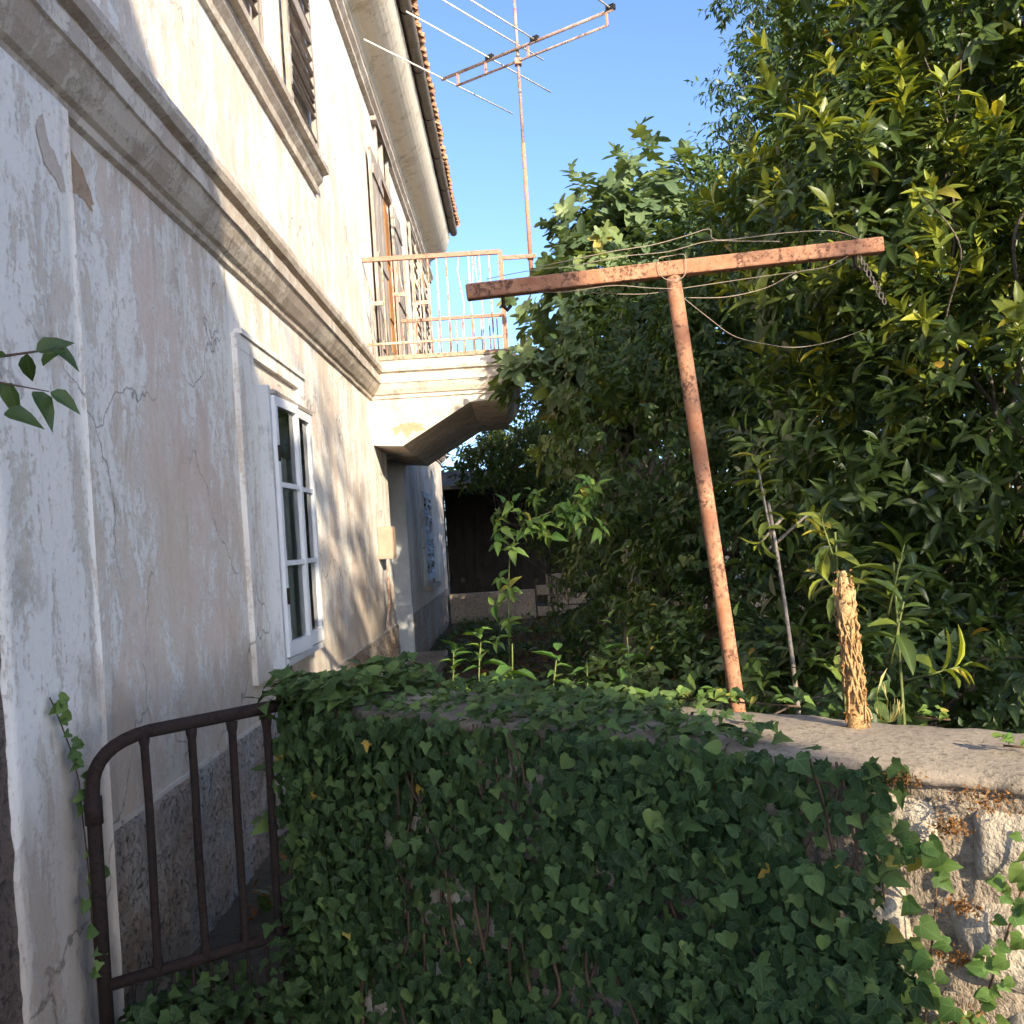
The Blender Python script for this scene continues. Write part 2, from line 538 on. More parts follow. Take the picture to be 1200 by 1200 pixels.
T_IVY = blade([(0, 0), (0.17, -0.14), (0.37, -0.11), (0.40, 0.06), (0.53, 0.24), (0.33, 0.36), (0.22, 0.58), (0, 0.92)], [0.22], 0.16, 0.22)
T_IVY2 = blade([(0, 0), (0.15, -0.10), (0.33, -0.09), (0.36, 0.10), (0.62, 0.20), (0.34, 0.30), (0.24, 0.40), (0.17, 0.66), (0, 1.0)], [0.22], 0.10, 0.30)
T_IVY3 = blade([(0, 0), (0.2, -0.12), (0.40, -0.02), (0.46, 0.2), (0.36, 0.46), (0.18, 0.7), (0, 0.88)], [0.25], 0.22, 0.12)
T_FIG = blade([(0, 0), (0.2, -0.12), (0.40, -0.04), (0.30, 0.13), (0.62, 0.34), (0.58, 0.48), (0.22, 0.42), (0.25, 0.62), (0.22, 0.82), (0, 1.0)], [0.25], 0.12, 0.28)
T_LAU = blade([(0, 0), (0.09, 0.16), (0.165, 0.40), (0.155, 0.64), (0.08, 0.86), (0, 1.0)], [0.3, 0.62], 0.35, 0.22)
T_OVA = blade([(0, 0), (0.17, 0.14), (0.26, 0.36), (0.18, 0.66), (0, 1.0)], [0.36], 0.3, 0.25)
T_DIA = (np.array([(0, 0, 0), (0.2, 0.42, 0.05), (0, 0.45, -0.05), (-0.2, 0.42, 0.05), (0, 1.0, -0.2)]), np.array([(0, 1, 2), (0, 2, 3), (1, 4, 2), (2, 4, 3)]))
T_GRS = (np.array([(-0.02, 0, 0), (0.02, 0, 0), (0.016, 0.5, 0.0), (-0.016, 0.5, 0.0), (0, 0.85, -0.12), (0, 1.0, -0.25)]), np.array([(0, 1, 2), (0, 2, 3), (3, 2, 4), (3, 4, 5)]))


def unit(a):
    return a / np.maximum(np.linalg.norm(a, axis=-1, keepdims=True), 1e-9)


def frames(L):
    P, T, N, S, C = L
    T = unit(T)
    B = np.cross(T, N)
    B = unit(B)
    N = np.cross(B, T)
    return P, T, B, N, S, C


def cat(*Ls):
    return tuple(np.concatenate([l[i] for l in Ls]) for i in range(5))


def pick(L, idx):
    return tuple(a[idx] for a in L)


def leaf_mesh(name, L, tpl, mat):
    P, T, B, N, S, C = frames(L)
    tv, tf = tpl
    n, k = len(P), len(tv)
    rs = np.random.default_rng(len(P))
    wx = rs.uniform(0.82, 1.18, (n, 1, 1))
    wz = rs.uniform(0.3, 1.9, (n, 1, 1))
    V = P[:, None, :] + S[:, None, None] * (tv[None, :, 0:1] * wx * B[:, None, :] + tv[None, :, 1:2] * T[:, None, :] + tv[None, :, 2:3] * wz * N[:, None, :])
    F = (tf[None] + (np.arange(n) * k)[:, None, None]).reshape(-1, 3)
    me = bpy.data.meshes.new(name)
    me.vertices.add(n * k)
    me.vertices.foreach_set('co', V.reshape(-1).astype(np.float32))
    nf = len(F)
    me.loops.add(nf * 3)
    me.loops.foreach_set('vertex_index', F.reshape(-1).astype(np.int32))
    me.polygons.add(nf)
    me.polygons.foreach_set('loop_start', np.arange(0, nf * 3, 3, dtype=np.int32))
    me.polygons.foreach_set('use_smooth', np.ones(nf, dtype=bool))
    me.update(calc_edges=True)
    a = me.attributes.new('tint', 'FLOAT', 'POINT')
    a.data.foreach_set('value', np.repeat(C, k).astype(np.float32))
    a = me.attributes.new('luv', 'FLOAT_VECTOR', 'POINT')
    uv = np.zeros((n, k, 3), dtype=np.float32)
    uv[:, :, :2] = tv[None, :, :2]
    a.data.foreach_set('vector', uv.reshape(-1))
    me.materials.append(mat)
    return me


VAR = {}


def leaf_parts(name, L, tpls, mat, parent, nvar=6):
    """each leaf its own object; meshes shared between alike leaves"""
    P, T, B, N, S, C = frames(L)
    for i in range(len(P)):
        q = min(int(C[i] * nvar), nvar - 1)
        tp = i % len(tpls)
        key = (mat.name, q, id(tpls[tp]))
        if key not in VAR:
            one = (np.zeros((1, 3)), np.array([[0., 1, 0]]), np.array([[0., 0, 1]]), np.ones(1), np.array([(q + 0.5) / nvar]))
            VAR[key] = leaf_mesh('leaf', one, tpls[tp], mat)
        o = bpy.data.objects.new(name, VAR[key])
        link(o, parent)
        mw = Matrix((Vector(B[i]) * S[i], Vector(T[i]) * S[i], Vector(N[i]) * S[i])).transposed().to_4x4()
        mw.translation = Vector(P[i])
        o.matrix_basis = mw


def stuff(name, L, tpl, mat, parent=None):
    o = bpy.data.objects.new(name, leaf_mesh(name, L, tpl, mat))
    link(o, parent)
    o['kind'] = 'stuff'
    return o


def to_px(P):
    xr = P[:, 0] / P[:, 1] * 1200
    yr = (EYE - P[:, 2]) / P[:, 1] * 1200
    c, s = math.cos(ROLL), math.sin(ROLL)
    return 607 + c * xr + s * yr, 628 - s * xr + c * yr


def split_big(L, n, tint_bonus=0.0):
    """indices of the n leaves that show largest in the picture, and the rest"""
    P, T, N, S, C = L
    px, py = to_px(P)
    inside = (P[:, 1] > 0.3) & (px > -10) & (px < 1210) & (py > -10) & (py < 1210)
    score = np.where(inside, S / np.maximum(P[:, 1], 0.3) ** 1.6, 0)
    order = np.argsort(-score)
    return order[:n], order[n:]


def twigs(rng, C, D, n, length, leaf, a0=75, a1=28, droop=0.15, newtip=0.0, base_t=(0.0, 0.55), flat=0.0):
    """C centres (M,3), D twig directions (M,3): spirals of n leaves each"""
    Mx = len(C)
    D = unit(D)
    ref = np.where(np.abs(D[:, 2:3]) < 0.9, np.array([[0, 0, 1.0]]), np.array([[1.0, 0, 0]]))
    U = unit(np.cross(D, ref))
    W_ = np.cross(D, U)
    s = np.linspace(0.1, 1, n)[None, :, None]
    ln = rng.uniform(0.7, 1.3, (Mx, 1, 1)) * length
    P = C[:, None, :] + D[:, None, :] * s * ln
    az = rng.uniform(0, 6.28, (Mx, 1, 1)) + np.arange(n)[None, :, None] * 2.4 + rng.normal(0, 0.25, (Mx, n, 1))
    an = np.radians(a0 + (a1 - a0) * s + rng.normal(0, 9, (Mx, n, 1)))
    rad = np.cos(az) * U[:, None, :] + np.sin(az) * W_[:, None, :]
    T = np.cos(an) * D[:, None, :] + np.sin(an) * rad
    T[..., 2] -= droop * rng.uniform(0.2, 1.6, (Mx, n))
    N = np.broadcast_to(D[:, None, :], P.shape) + 0.35 * np.array([0, 0, 1.0]) + rng.normal(0, 0.18, P.shape)
    S = leaf * rng.uniform(0.5, 1.2, (Mx, n)) * (1 - 0.25 * s[..., 0] ** 3)
    tint = rng.uniform(base_t[0], base_t[1], (Mx, n))
    if newtip > 0:
        isnew = rng.uniform(0, 1, (Mx, 1)) < newtip
        tint = np.where(isnew & (s[..., 0] > 0.45), rng.uniform(0.6, 0.88, (Mx, n)), tint)
    old = rng.uniform(0, 1, (Mx, n)) < 0.003
    tint = np.where(old, 1.0, tint)
    r = lambda a: a.reshape(-1, a.shape[-1])
    return r(P), r(T), r(N), S.reshape(-1), tint.reshape(-1)


def lobe_points(rng, lobes, per_area, lo=0.55):
    """cluster centres in the outer shell of ellipsoids, with outward directions"""
    Cs, Ds = [], []
    for (cx, cy, cz, rx, ry, rz) in lobes:
        area = 4 * math.pi * ((rx * ry) ** 1.6 + (rx * rz) ** 1.6 + (ry * rz) ** 1.6) ** (1 / 1.6) / 3 ** (1 / 1.6)
        n = int(area * per_area)
        d = unit(rng.normal(0, 1, (n, 3)))
        rr = rng.uniform(lo ** 2, 1, (n, 1)) ** 0.5 * (1 + 0.14 * np.sin(d[:, 0:1] * 7 + cx * 3) * np.cos(d[:, 2:3] * 6 + cz * 2))
        p = np.array([cx, cy, cz]) + d * rr * np.array([rx, ry, rz])
        Cs.append(p)
        Ds.append(d)
    return np.concatenate(Cs), np.concatenate(Ds)


# ================================================================== THE SETTING
def ground_sheet():
    mb = MB()
    xs = np.concatenate([np.linspace(-300, -20, 6), np.linspace(-12, 14, 53), np.linspace(25, 300, 6)])
    ys = np.concatenate([np.linspace(-300, -20, 6), np.linspace(-12, 26, 77), np.linspace(35, 300, 6)])
    idx = {}
    for j, y in enumerate(ys):
        for i, x in enumerate(xs):
            z = 0.0
            if -12 < x < 14 and 4 < y < 26:
                z = 0.05 * (noise.noise((x * 0.9, y * 0.9, 0)) + 0.4 * noise.noise((x * 2.5, y * 2.5, 3)))
            idx[i, j] = len(mb.v)
            mb.v.append((x, y, z - 0.03))
    for j in range(len(ys) - 1):
        for i in range(len(xs) - 1):
            mb.f.append((idx[i, j], idx[i + 1, j], idx[i + 1, j + 1], idx[i, j + 1]))
    o = mb.build('ground', M['ground'], smooth=True)
    o['kind'] = 'structure'
    p = MB().box(-1.42, 16, -16, 1.35, -0.2, 0.012).build('path', M['bounce_paving'])  # unseen ground, spread wide and kept pale to bounce sun into the shade
    p['kind'] = 'structure'


ground_sheet()

# ================================================================== THE HOUSE
FX = -1.42
house = thing('old_house', 'long two storey whitewashed house with peeling plaster, rusty balcony and tiled eave', 'house', (FX, 10, 0))
Y0, Y1, ZT = 0.6, 20.0, 7.2
OPEN = [(5.70, 6.70, 0.95, 2.42), (11.5, 13.1, 0.02, 2.62), (15.2, 16.6, 0.95, 2.45),
        (6.2, 7.0, 4.53, 6.45), (12.2, 13.25, 3.47, 6.52), (16.7, 17.6, 4.53, 6.45)]


def facade():
    mb = MB()
    ys = sorted({Y0, Y1, *np.arange(1.5, 20, 1.5).tolist(), *[o[0] for o in OPEN], *[o[1] for o in OPEN]})
    zs = sorted({-0.1, ZT, *[o[2] for o in OPEN], *[o[3] for o in OPEN]})
    T = 0.34
    for a, b in zip(ys[:-1], ys[1:]):
        for c, d in zip(zs[:-1], zs[1:]):
            ym, zm = (a + b) / 2, (c + d) / 2
            if any(o[0] < ym < o[1] and o[2] < zm < o[3] for o in OPEN): continue
            mb.add([(FX, a, c), (FX, b, c), (FX, b, d), (FX, a, d)], [(0, 1, 2, 3)])
            mb.add([(FX - T, a, c), (FX - T, b, c), (FX - T, b, d), (FX - T, a, d)], [(3, 2, 1, 0)])
    for a, b, c, d in OPEN:
        mb.add([(FX, a, c), (FX - T, a, c), (FX - T, a, d), (FX, a, d)], [(0, 1, 2, 3)])
        mb.add([(FX, b, c), (FX - T, b, c), (FX - T, b, d), (FX, b, d)], [(3, 2, 1, 0)])
        mb.add([(FX, a, c), (FX, b, c), (FX - T, b, c), (FX - T, a, c)], [(0, 1, 2, 3)])
        mb.add([(FX, a, d), (FX, b, d), (FX - T, b, d), (FX - T, a, d)], [(3, 2, 1, 0)])
    # far gable end, near end and back
    for y in (Y0, Y1):
        mb.add([(FX, y, -0.1), (-9, y, -0.1), (-9, y, ZT), (FX, y, ZT)], [(0, 1, 2, 3)])
    mb.add([(-9, Y0, -0.1), (-9, Y1, -0.1), (-9, Y1, ZT), (-9, Y0, ZT)], [(0, 1, 2, 3)])
    mb.build('wall', M['plaster'], house)
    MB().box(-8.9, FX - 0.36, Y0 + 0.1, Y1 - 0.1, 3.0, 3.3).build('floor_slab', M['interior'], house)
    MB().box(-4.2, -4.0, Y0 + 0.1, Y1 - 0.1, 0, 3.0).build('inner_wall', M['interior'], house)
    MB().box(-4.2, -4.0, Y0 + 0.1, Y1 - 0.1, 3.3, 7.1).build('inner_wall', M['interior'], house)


facade()


def bumpy_panel(mat, name, y0, y1, z0, z1, off, step, amp, parent, edge_amp=0.0):
    ny, nz = max(2, int((y1 - y0) / step)), max(2, int((z1 - z0) / step))
    mb = MB()
    for j in range(nz + 1):
        for i in range(ny + 1):
            y = y0 + (y1 - y0) * i / ny
            z = z0 + (z1 - z0) * j / nz
            e = off + amp * noise.noise((y * 9, z * 9, off)) + amp * 0.9 * noise.noise((y * 27, z * 27, 5))
            zz = z + (edge_amp * noise.noise((y * 4, 0, 7)) if j == nz else 0)
            mb.v.append((FX + e, y, zz))
    for j in range(nz):
        for i in range(ny):
            a = j * (ny + 1) + i
            mb.f.append((a, a + 1, a + ny + 2, a + ny + 1))
    # closing strip along the top and the ends
    n = len(mb.v)
    top = [nz * (ny + 1) + i for i in range(ny + 1)]
    for i in top:
        x, y, z = mb.v[i]
        mb.v.append((FX - 0.01, y, z + 0.006))
    for i in range(ny):
        mb.f.append((top[i], top[i + 1], n + i + 1, n + i))
    for i, side in ((0, 1), (ny, -1)):
        n2 = len(mb.v)
        ids = [j * (ny + 1) + i for j in range(nz + 1)]
        for k in ids:
            x, y, z = mb.v[k]
            mb.v.append((FX - 0.01, y, z))
        for j in range(nz):
            mb.f.append((ids[j], ids[j + 1], n2 + j + 1, n2 + j))
    return mb.build(name, mat, parent, smooth=True)


bumpy_panel(M['roughcast'], 'socle', 3.375, 11.46, -0.05, 0.645, 0.022, 0.018, 0.014, house)
bumpy_panel(M['roughcast'], 'socle', 13.14, 20.0, -0.05, 0.62, 0.022, 0.08, 0.010, house)
bumpy_panel(M['roughcast_dark'], 'roughcast_strip', 0.6, 2.725, -0.05, 3.02, 0.024, 0.03, 0.006, house)
# groove line above the socle
MB().box(FX - 0.02, FX + 0.010, 3.38, 11.46, 0.648, 0.664).build('socle_band', M['plaster_white'], house)
# corner pilaster with worn edges
bumpy_panel(M['plaster_white'], 'pilaster', 2.73, 3.37, -0.05, 3.04, 0.030, 0.06, 0.0012, house)


def patch(name, pts, off, mat, jag=0.02, seed=1):
    """a flat scar of bare render lying in the limewash (own outline, ragged)"""
    rs = np.random.default_rng(seed)
    out = []
    n = len(pts)
    for i in range(n):
        a, b = np.array(pts[i]), np.array(pts[(i + 1) % n])
        for t in np.linspace(0, 1, 6)[:-1]:
            out.append(a + (b - a) * t + rs.normal(0, jag, 2))
    c = np.mean(out, axis=0)
    mb = MB()
    mb.v = [(FX + off + 0.001, c[0], c[1])] + [(FX + off, p[0], p[1]) for p in out]
    k = len(out)
    mb.f = [(0, 1 + i, 1 + (i + 1) % k) for i in range(k)]
    return mb.build(name, mat, house)


patch('bare_patch', [(3.385, 2.93), (3.43, 2.955), (3.53, 2.90), (3.61, 2.82), (3.60, 2.78), (3.49, 2.80), (3.385, 2.80)], 0.0015, M['scar'], 0.006, 3)
patch('bare_patch', [(3.13, 2.90), (3.17, 2.93), (3.22, 2.87), (3.29, 2.82), (3.30, 2.74), (3.22, 2.77), (3.15, 2.78)], 0.0325, M['beige'], 0.012, 4)


def sweep(profile, path, name, mat, parent, jit=0.005):
    """profile (offset outward, z); path list of (x,y), outward side to the right of travel"""
    mb = MB()
    path = dense(path)
    n = len(path)
    k = len(profile)
    for i, p in enumerate(path):
        p = Vector((p[0], p[1]))
        dirs = []
        if i > 0: dirs.append((p - Vector(path[i - 1])).normalized())
        if i < n - 1: dirs.append((Vector(path[i + 1]) - p).normalized())
        ns = [Vector((d.y, -d.x)) for d in dirs]
        if len(ns) == 2:
            mvec = (ns[0] + ns[1])
            mvec = mvec / mvec.dot(ns[0])
        else:
            mvec = ns[0]
        for off, z in profile:
            q = (p.x + p.y) * 3.1
            chip = 0.022 * max(0.0, noise.noise((q * 1.3, z * 14, 4)) - 0.42) if off > 0.06 else 0.0
            of = off + jit * noise.noise((q, z * 7, 1)) - chip if off > 0 else off
            mb.v.append((p.x + mvec.x * of, p.y + mvec.y * of, z + jit * 0.7 * noise.noise((q * 0.8, off * 9, 6))))
    for i in range(n - 1):
        for j in range(k - 1):
            mb.f.append((i * k + j, (i + 1) * k + j, (i + 1) * k + j + 1, i * k + j + 1))
    mb.f.append(tuple(range(k)))
    mb.f.append(tuple(range((n - 1) * k, n * k)))
    return mb.build(name, mat, parent)


def dense(path, step=0.07):
    out = [path[0]]
    for a, b in zip(path[:-1], path[1:]):
        d = math.dist(a, b)
        m_ = max(1, int(d / step))
        for i in range(1, m_ + 1):
            t = i / m_
            x, y = a[0] + (b[0] - a[0]) * t, a[1] + (b[1] - a[1]) * t
            out.append((x, y))
    return out


CORN = [(-0.01, 3.02), (0.022, 3.035), (0.028, 3.065), (0.05, 3.075), (0.085, 3.12), (0.115, 3.175), (0.128, 3.18), (0.128, 3.255), (0.108, 3.262),
        (0.112, 3.28), (0.150, 3.29), (0.165, 3.32), (0.160, 3.36), (0.135, 3.385), (0.06, 3.415), (-0.01, 3.425)]
sweep(CORN, [(FX, 0.6), (FX, 10.5), (-0.02, 10.5), (-0.02, 13.5), (FX, 13.5), (FX, 20.0), (-9, 20.0)], 'cornice', M['trim'], house)

# balcony: wedge shaped render slab with floor and broken outer end
bal = MB().prism_xz([(FX - 0.01, 3.19), (FX - 0.01, 2.57), (-1.12, 2.545), (-0.40, 2.955), (-0.03, 2.965), (-0.03, 3.19)], 10.5, 13.5).build('balcony_slab', M['balcony'], house)
MB().box(FX + 0.002, 0.06, 10.42, 13.58, 3.418, 3.462).build('floor', M['mortar'], bal)
patch_pts = []
mbx = MB()
for i, (x, z, r0) in enumerate([(-0.62, 3.07, 0.085), (-1.05, 2.72, 0.10)]):
    pts = [(x + r0 * (1.6 + 0.9 * noise.noise((i, a * 2.1, 1))) * math.cos(a), 10.497, z + r0 * (0.55 + 0.9 * noise.noise((i, a * 2.3, 4))) * math.sin(a)) for a in np.linspace(0, 6.28, 40)[:-1]]
    MB().add(pts, [tuple(range(len(pts)))]).build('bare_patch', M['scar'], bal)
# crack under the moulding
cr = [(x, 10.494, 3.17 + 0.022 * noise.noise((x * 5, 0, 2))) for x in np.linspace(-1.05, -0.05, 26)]
MB().tube(cr, [0.007 + 0.012 * abs(noise.noise((i * 0.6, 1, 1))) for i in range(26)], 4).build('crack', M['rust_dark'], bal)

# railing
def railing():
    zt, zb = 4.47, 3.60
    rl = MB().box(FX + 0.0, 0.0, 10.48, 10.52, zt - 0.022, zt + 0.022).build('balcony_railing', M['railtop'], house)
    MB().box(-0.022, 0.022, 10.525, 13.5, zt - 0.02, zt + 0.02).build('top_rail', M['railtop'], rl)
    MB().box(FX, -0.024, 13.48, 13.52, zt - 0.02, zt + 0.02).build('top_rail', M['railtop'], rl)
    for y in (10.5, 13.5):
        MB().box(-0.024, 0.024, y - 0.022, y + 0.022, 3.46, zt - 0.024).build('post', M['railtop'], rl)
        MB().box(FX, -0.026, y - 0.014, y + 0.014, zb - 0.012, zb + 0.012).build('bottom_rail', M['rail'], rl)
    MB().box(-0.014, 0.014, 10.53, 13.47, zb - 0.012, zb + 0.012).build('bottom_rail', M['rail'], rl)
    bm_ = MB().tube([(0, 0, 3.47), (0, 0, zt - 0.02)], 0.0095, 6).mesh('baluster', M['rail'], True)
    bent = MB().tube([(0, 0, 3.47), (0, 0, 3.75), (0.03, 0.0, 3.95), (0.0, 0, 4.15), (-0.02, 0, 4.3), (0, 0, zt - 0.02)], 0.008, 6).mesh('baluster', M['rail'], True)

    def put(x, y, me=bm_):
        o = bpy.data.objects.new('baluster', me)
        o.location = (x, y, 0)
        link(o, rl)
    xs = [-1.36, -1.22, -1.12, -0.99, -0.90, -0.75, -0.66, -0.56, -0.43, -0.33, -0.22, -0.12]
    for i, x in enumerate(xs):
        put(x, 10.5, bent if i in (0, 8) else bm_)
        put(x + 0.02, 13.5)
    for i in range(26):
        put(0.0, 10.64 + i * 0.112)
    # flat cross pieces and lyre shaped ornaments between bars
    for (x0, x1, z) in [(-1.36, -1.22, 4.02), (-1.12, -0.99, 4.1), (-0.90, -0.75, 4.0), (-0.33, -0.22, 4.1)]:
        MB().box(x0 + 0.011, x1 - 0.011, 10.49, 10.51, z - 0.02, z + 0.02).build('cross_piece', M['rail'], rl)
    for x in (-0.275, -0.825, -1.055):
        for sx in (-1, 1):
            pts = arc((x + sx * 0.015, 10.5, 4.44), (x + sx * 0.005, 10.5, 4.25), (x + sx * 0.04, 10.5, 4.12), 7)
            MB().tube(pts, 0.006, 5).build('scroll', M['rail'], rl)


railing()


# shutters
def louvre_shutter(y0, y1, z0, z1, x, mat, parent, pitch=0.052):
    st = 0.06
    sh = MB().box(x, x + 0.035, y0, y0 + st, z0, z1).box(x, x + 0.035, y1 - st, y1, z0, z1)
    zm = (z0 + z1) / 2
    for a, b in ((z0, z0 + 0.10), (zm - 0.05, zm + 0.05), (z1 - 0.09, z1)):
        sh.box(x + 0.001, x + 0.034, y0 + st, y1 - st, a, b)
    s = sh.build('shutter', mat, parent)
    sl_ = MB().prism_xz([(0.0, 0.03), (0.005, 0.034), (0.042, -0.012), (0.037, -0.016)], y0 + st, y1 - st).mesh('slat', mat)
    rs = np.random.default_rng(int(y0 * 100))
    for a, b in ((z0 + 0.115, zm - 0.06), (zm + 0.065, z1 - 0.1)):
        for z in np.arange(a, b, pitch):
            if rs.uniform() < 0.04: continue
            o = bpy.data.objects.new('slat', sl_)
            o.location = (x - 0.002, 0, z)
            o.rotation_euler = (rs.normal(0, 0.008), 0, 0)
            link(o, s)
    for z in (z0 + 0.2, z1 - 0.2):
        MB().box(x + 0.036, x + 0.042, y0 + 0.005, y0 + 0.16, z - 0.015, z + 0.015).build('hinge_strap', M['rust_dark'], s)
    return s


def plank_shutter(y0, y1, z0, z1, x, mat, parent, n=4, strap=True):
    s = MB().box(x, x + 0.012, y0, y1, z0 + 0.02, z1 - 0.02).build('shutter', mat, parent)
    wdt = (y1 - y0) / n
    for i in range(n):
        MB().box(x + 0.0125, x + 0.034 + 0.003 * (i % 2), y0 + i * wdt + 0.004, y0 + (i + 1) * wdt - 0.004, z0, z1).build('plank', mat, s)
    for z in (z0 + 0.25, (z0 + z1) / 2, z1 - 0.25):
        MB().box(x + 0.0375, x + 0.055, y0 + 0.01, y1 - 0.01, z - 0.05, z + 0.05).build('batten', mat, s)
    return s


def sill(y0, y1, zt, parent):
    p = [(-0.01, zt - 0.20), (0.03, zt - 0.19), (0.035, zt - 0.14), (0.07, zt - 0.10), (0.075, zt - 0.06), (0.12, zt - 0.05), (0.125, zt - 0.01), (0.11, zt), (-0.01, zt + 0.012)]
    return sweep(p, [(FX - 0.0, y0), (FX, y1)], 'window_sill', M['trim'], parent)


def window(y0, y1, z0, z1, x, mat, parent, cols=2, rows=3, reflection_sheet=False):
    f = MB().box(x - 0.05, x + 0.02, y0, y0 + 0.05, z0, z1).box(x - 0.05, x + 0.02, y1 - 0.05, y1, z0, z1)
    f.box(x - 0.049, x + 0.019, y0 + 0.05, y1 - 0.05, z0, z0 + 0.05).box(x - 0.049, x + 0.019, y0 + 0.05, y1 - 0.05, z1 - 0.05, z1)
    wn = f.build('window', mat, parent)
    cw = (y1 - y0 - 0.1) / cols
    ch = (z1 - z0 - 0.1) / rows
    for c in range(cols):
        a, b = y0 + 0.05 + c * cw, y0 + 0.05 + (c + 1) * cw
        sa = MB().box(x, x + 0.035, a + 0.003, a + 0.045, z0 + 0.052, z1 - 0.052).box(x, x + 0.035, b - 0.045, b - 0.003, z0 + 0.052, z1 - 0.052)
        sa.box(x + 0.001, x + 0.034, a + 0.045, b - 0.045, z0 + 0.052, z0 + 0.12).box(x + 0.001, x + 0.034, a + 0.045, b - 0.045, z1 - 0.10, z1 - 0.052)
        for r_ in range(1, rows):
            z = z0 + 0.05 + r_ * ch
            sa.box(x + 0.002, x + 0.032, a + 0.045, b - 0.045, z - 0.015, z + 0.015)
        sa.build('sash', mat, wn)
        for r_ in range(rows):
            z = z0 + 0.05 + r_ * ch
            MB().add([(x + 0.013, a + 0.042, z + 0.012), (x + 0.013, b - 0.042, z + 0.012), (x + 0.013, b - 0.042, z + ch - 0.012), (x + 0.013, a + 0.042, z + ch - 0.012)], [(0, 1, 2, 3)]).build('pane', M['glass'], wn)
    return wn


# near upper window: open louvre shutters either side of a weathered frame
louvre_shutter(5.22, 6.18, 4.53, 6.47, FX + 0.03, M['shutter'], house)
louvre_shutter(7.02, 7.96, 4.53, 6.47, FX + 0.03, M['shutter'], house)
window(6.2, 7.0, 4.53, 6.45, FX - 0.12, M['shutter'], house)
sill(4.3, 8.02, 4.515, house)
sweep([(-0.01, 6.56), (0.05, 6.58), (0.05, 6.62), (0.09, 6.66), (0.09, 6.70), (-0.01, 6.72)], [(FX, 0.6), (FX, 20.0)], 'string_course', M['trim'], house)
# balcony door
plank_shutter(11.28, 12.18, 3.50, 5.95, FX + 0.03, M['shutter'], house)
plank_shutter(13.27, 14.17, 3.50, 5.95, FX + 0.03, M['shutter'], house)
bd = MB().box(FX - 0.06, FX - 0.005, 12.21, 13.24, 3.48, 5.9).build('balcony_door', M['browndoor'], house)
for i in range(2):
    for k in range(3):
        MB().box(FX - 0.004, FX + 0.012, 12.27 + i * 0.5, 12.68 + i * 0.5, 3.6 + k * 0.76, 4.26 + k * 0.76).build('panel', M['browndoor'], bd)
fr = MB().box(FX - 0.05, FX + 0.05, 12.0, 13.45, 5.955, 6.06).build('door_frame', M['shutter'], house)
for ya, yb in ((12.12, 12.2), (13.25, 13.33), (12.67, 12.73)):
    MB().box(FX - 0.02, FX + 0.045, ya, yb, 6.062, 6.5).build('transom_bar', M['shutter'], fr)
for y in (12.2, 12.73):
    MB().add([(FX - 0.042, y, 6.07), (FX - 0.042, y + 0.52, 6.07), (FX - 0.042, y + 0.52, 6.5), (FX - 0.042, y, 6.5)], [(0, 1, 2, 3)]).build('pane', M['glass'], fr)
MB().box(FX + 0.002, FX + 0.075, 11.95, 13.5, 6.505, 6.555).build('door_hood', M['shutter'], house)
# far upper window
louvre_shutter(15.75, 16.68, 4.53, 6.47, FX + 0.03, M['shutter'], house, 0.075)
louvre_shutter(17.62, 18.55, 4.53, 6.47, FX + 0.03, M['shutter'], house, 0.075)
window(16.7, 17.6, 4.53, 6.45, FX - 0.12, M['shutter'], house)
sill(15.5, 18.7, 4.515, house)

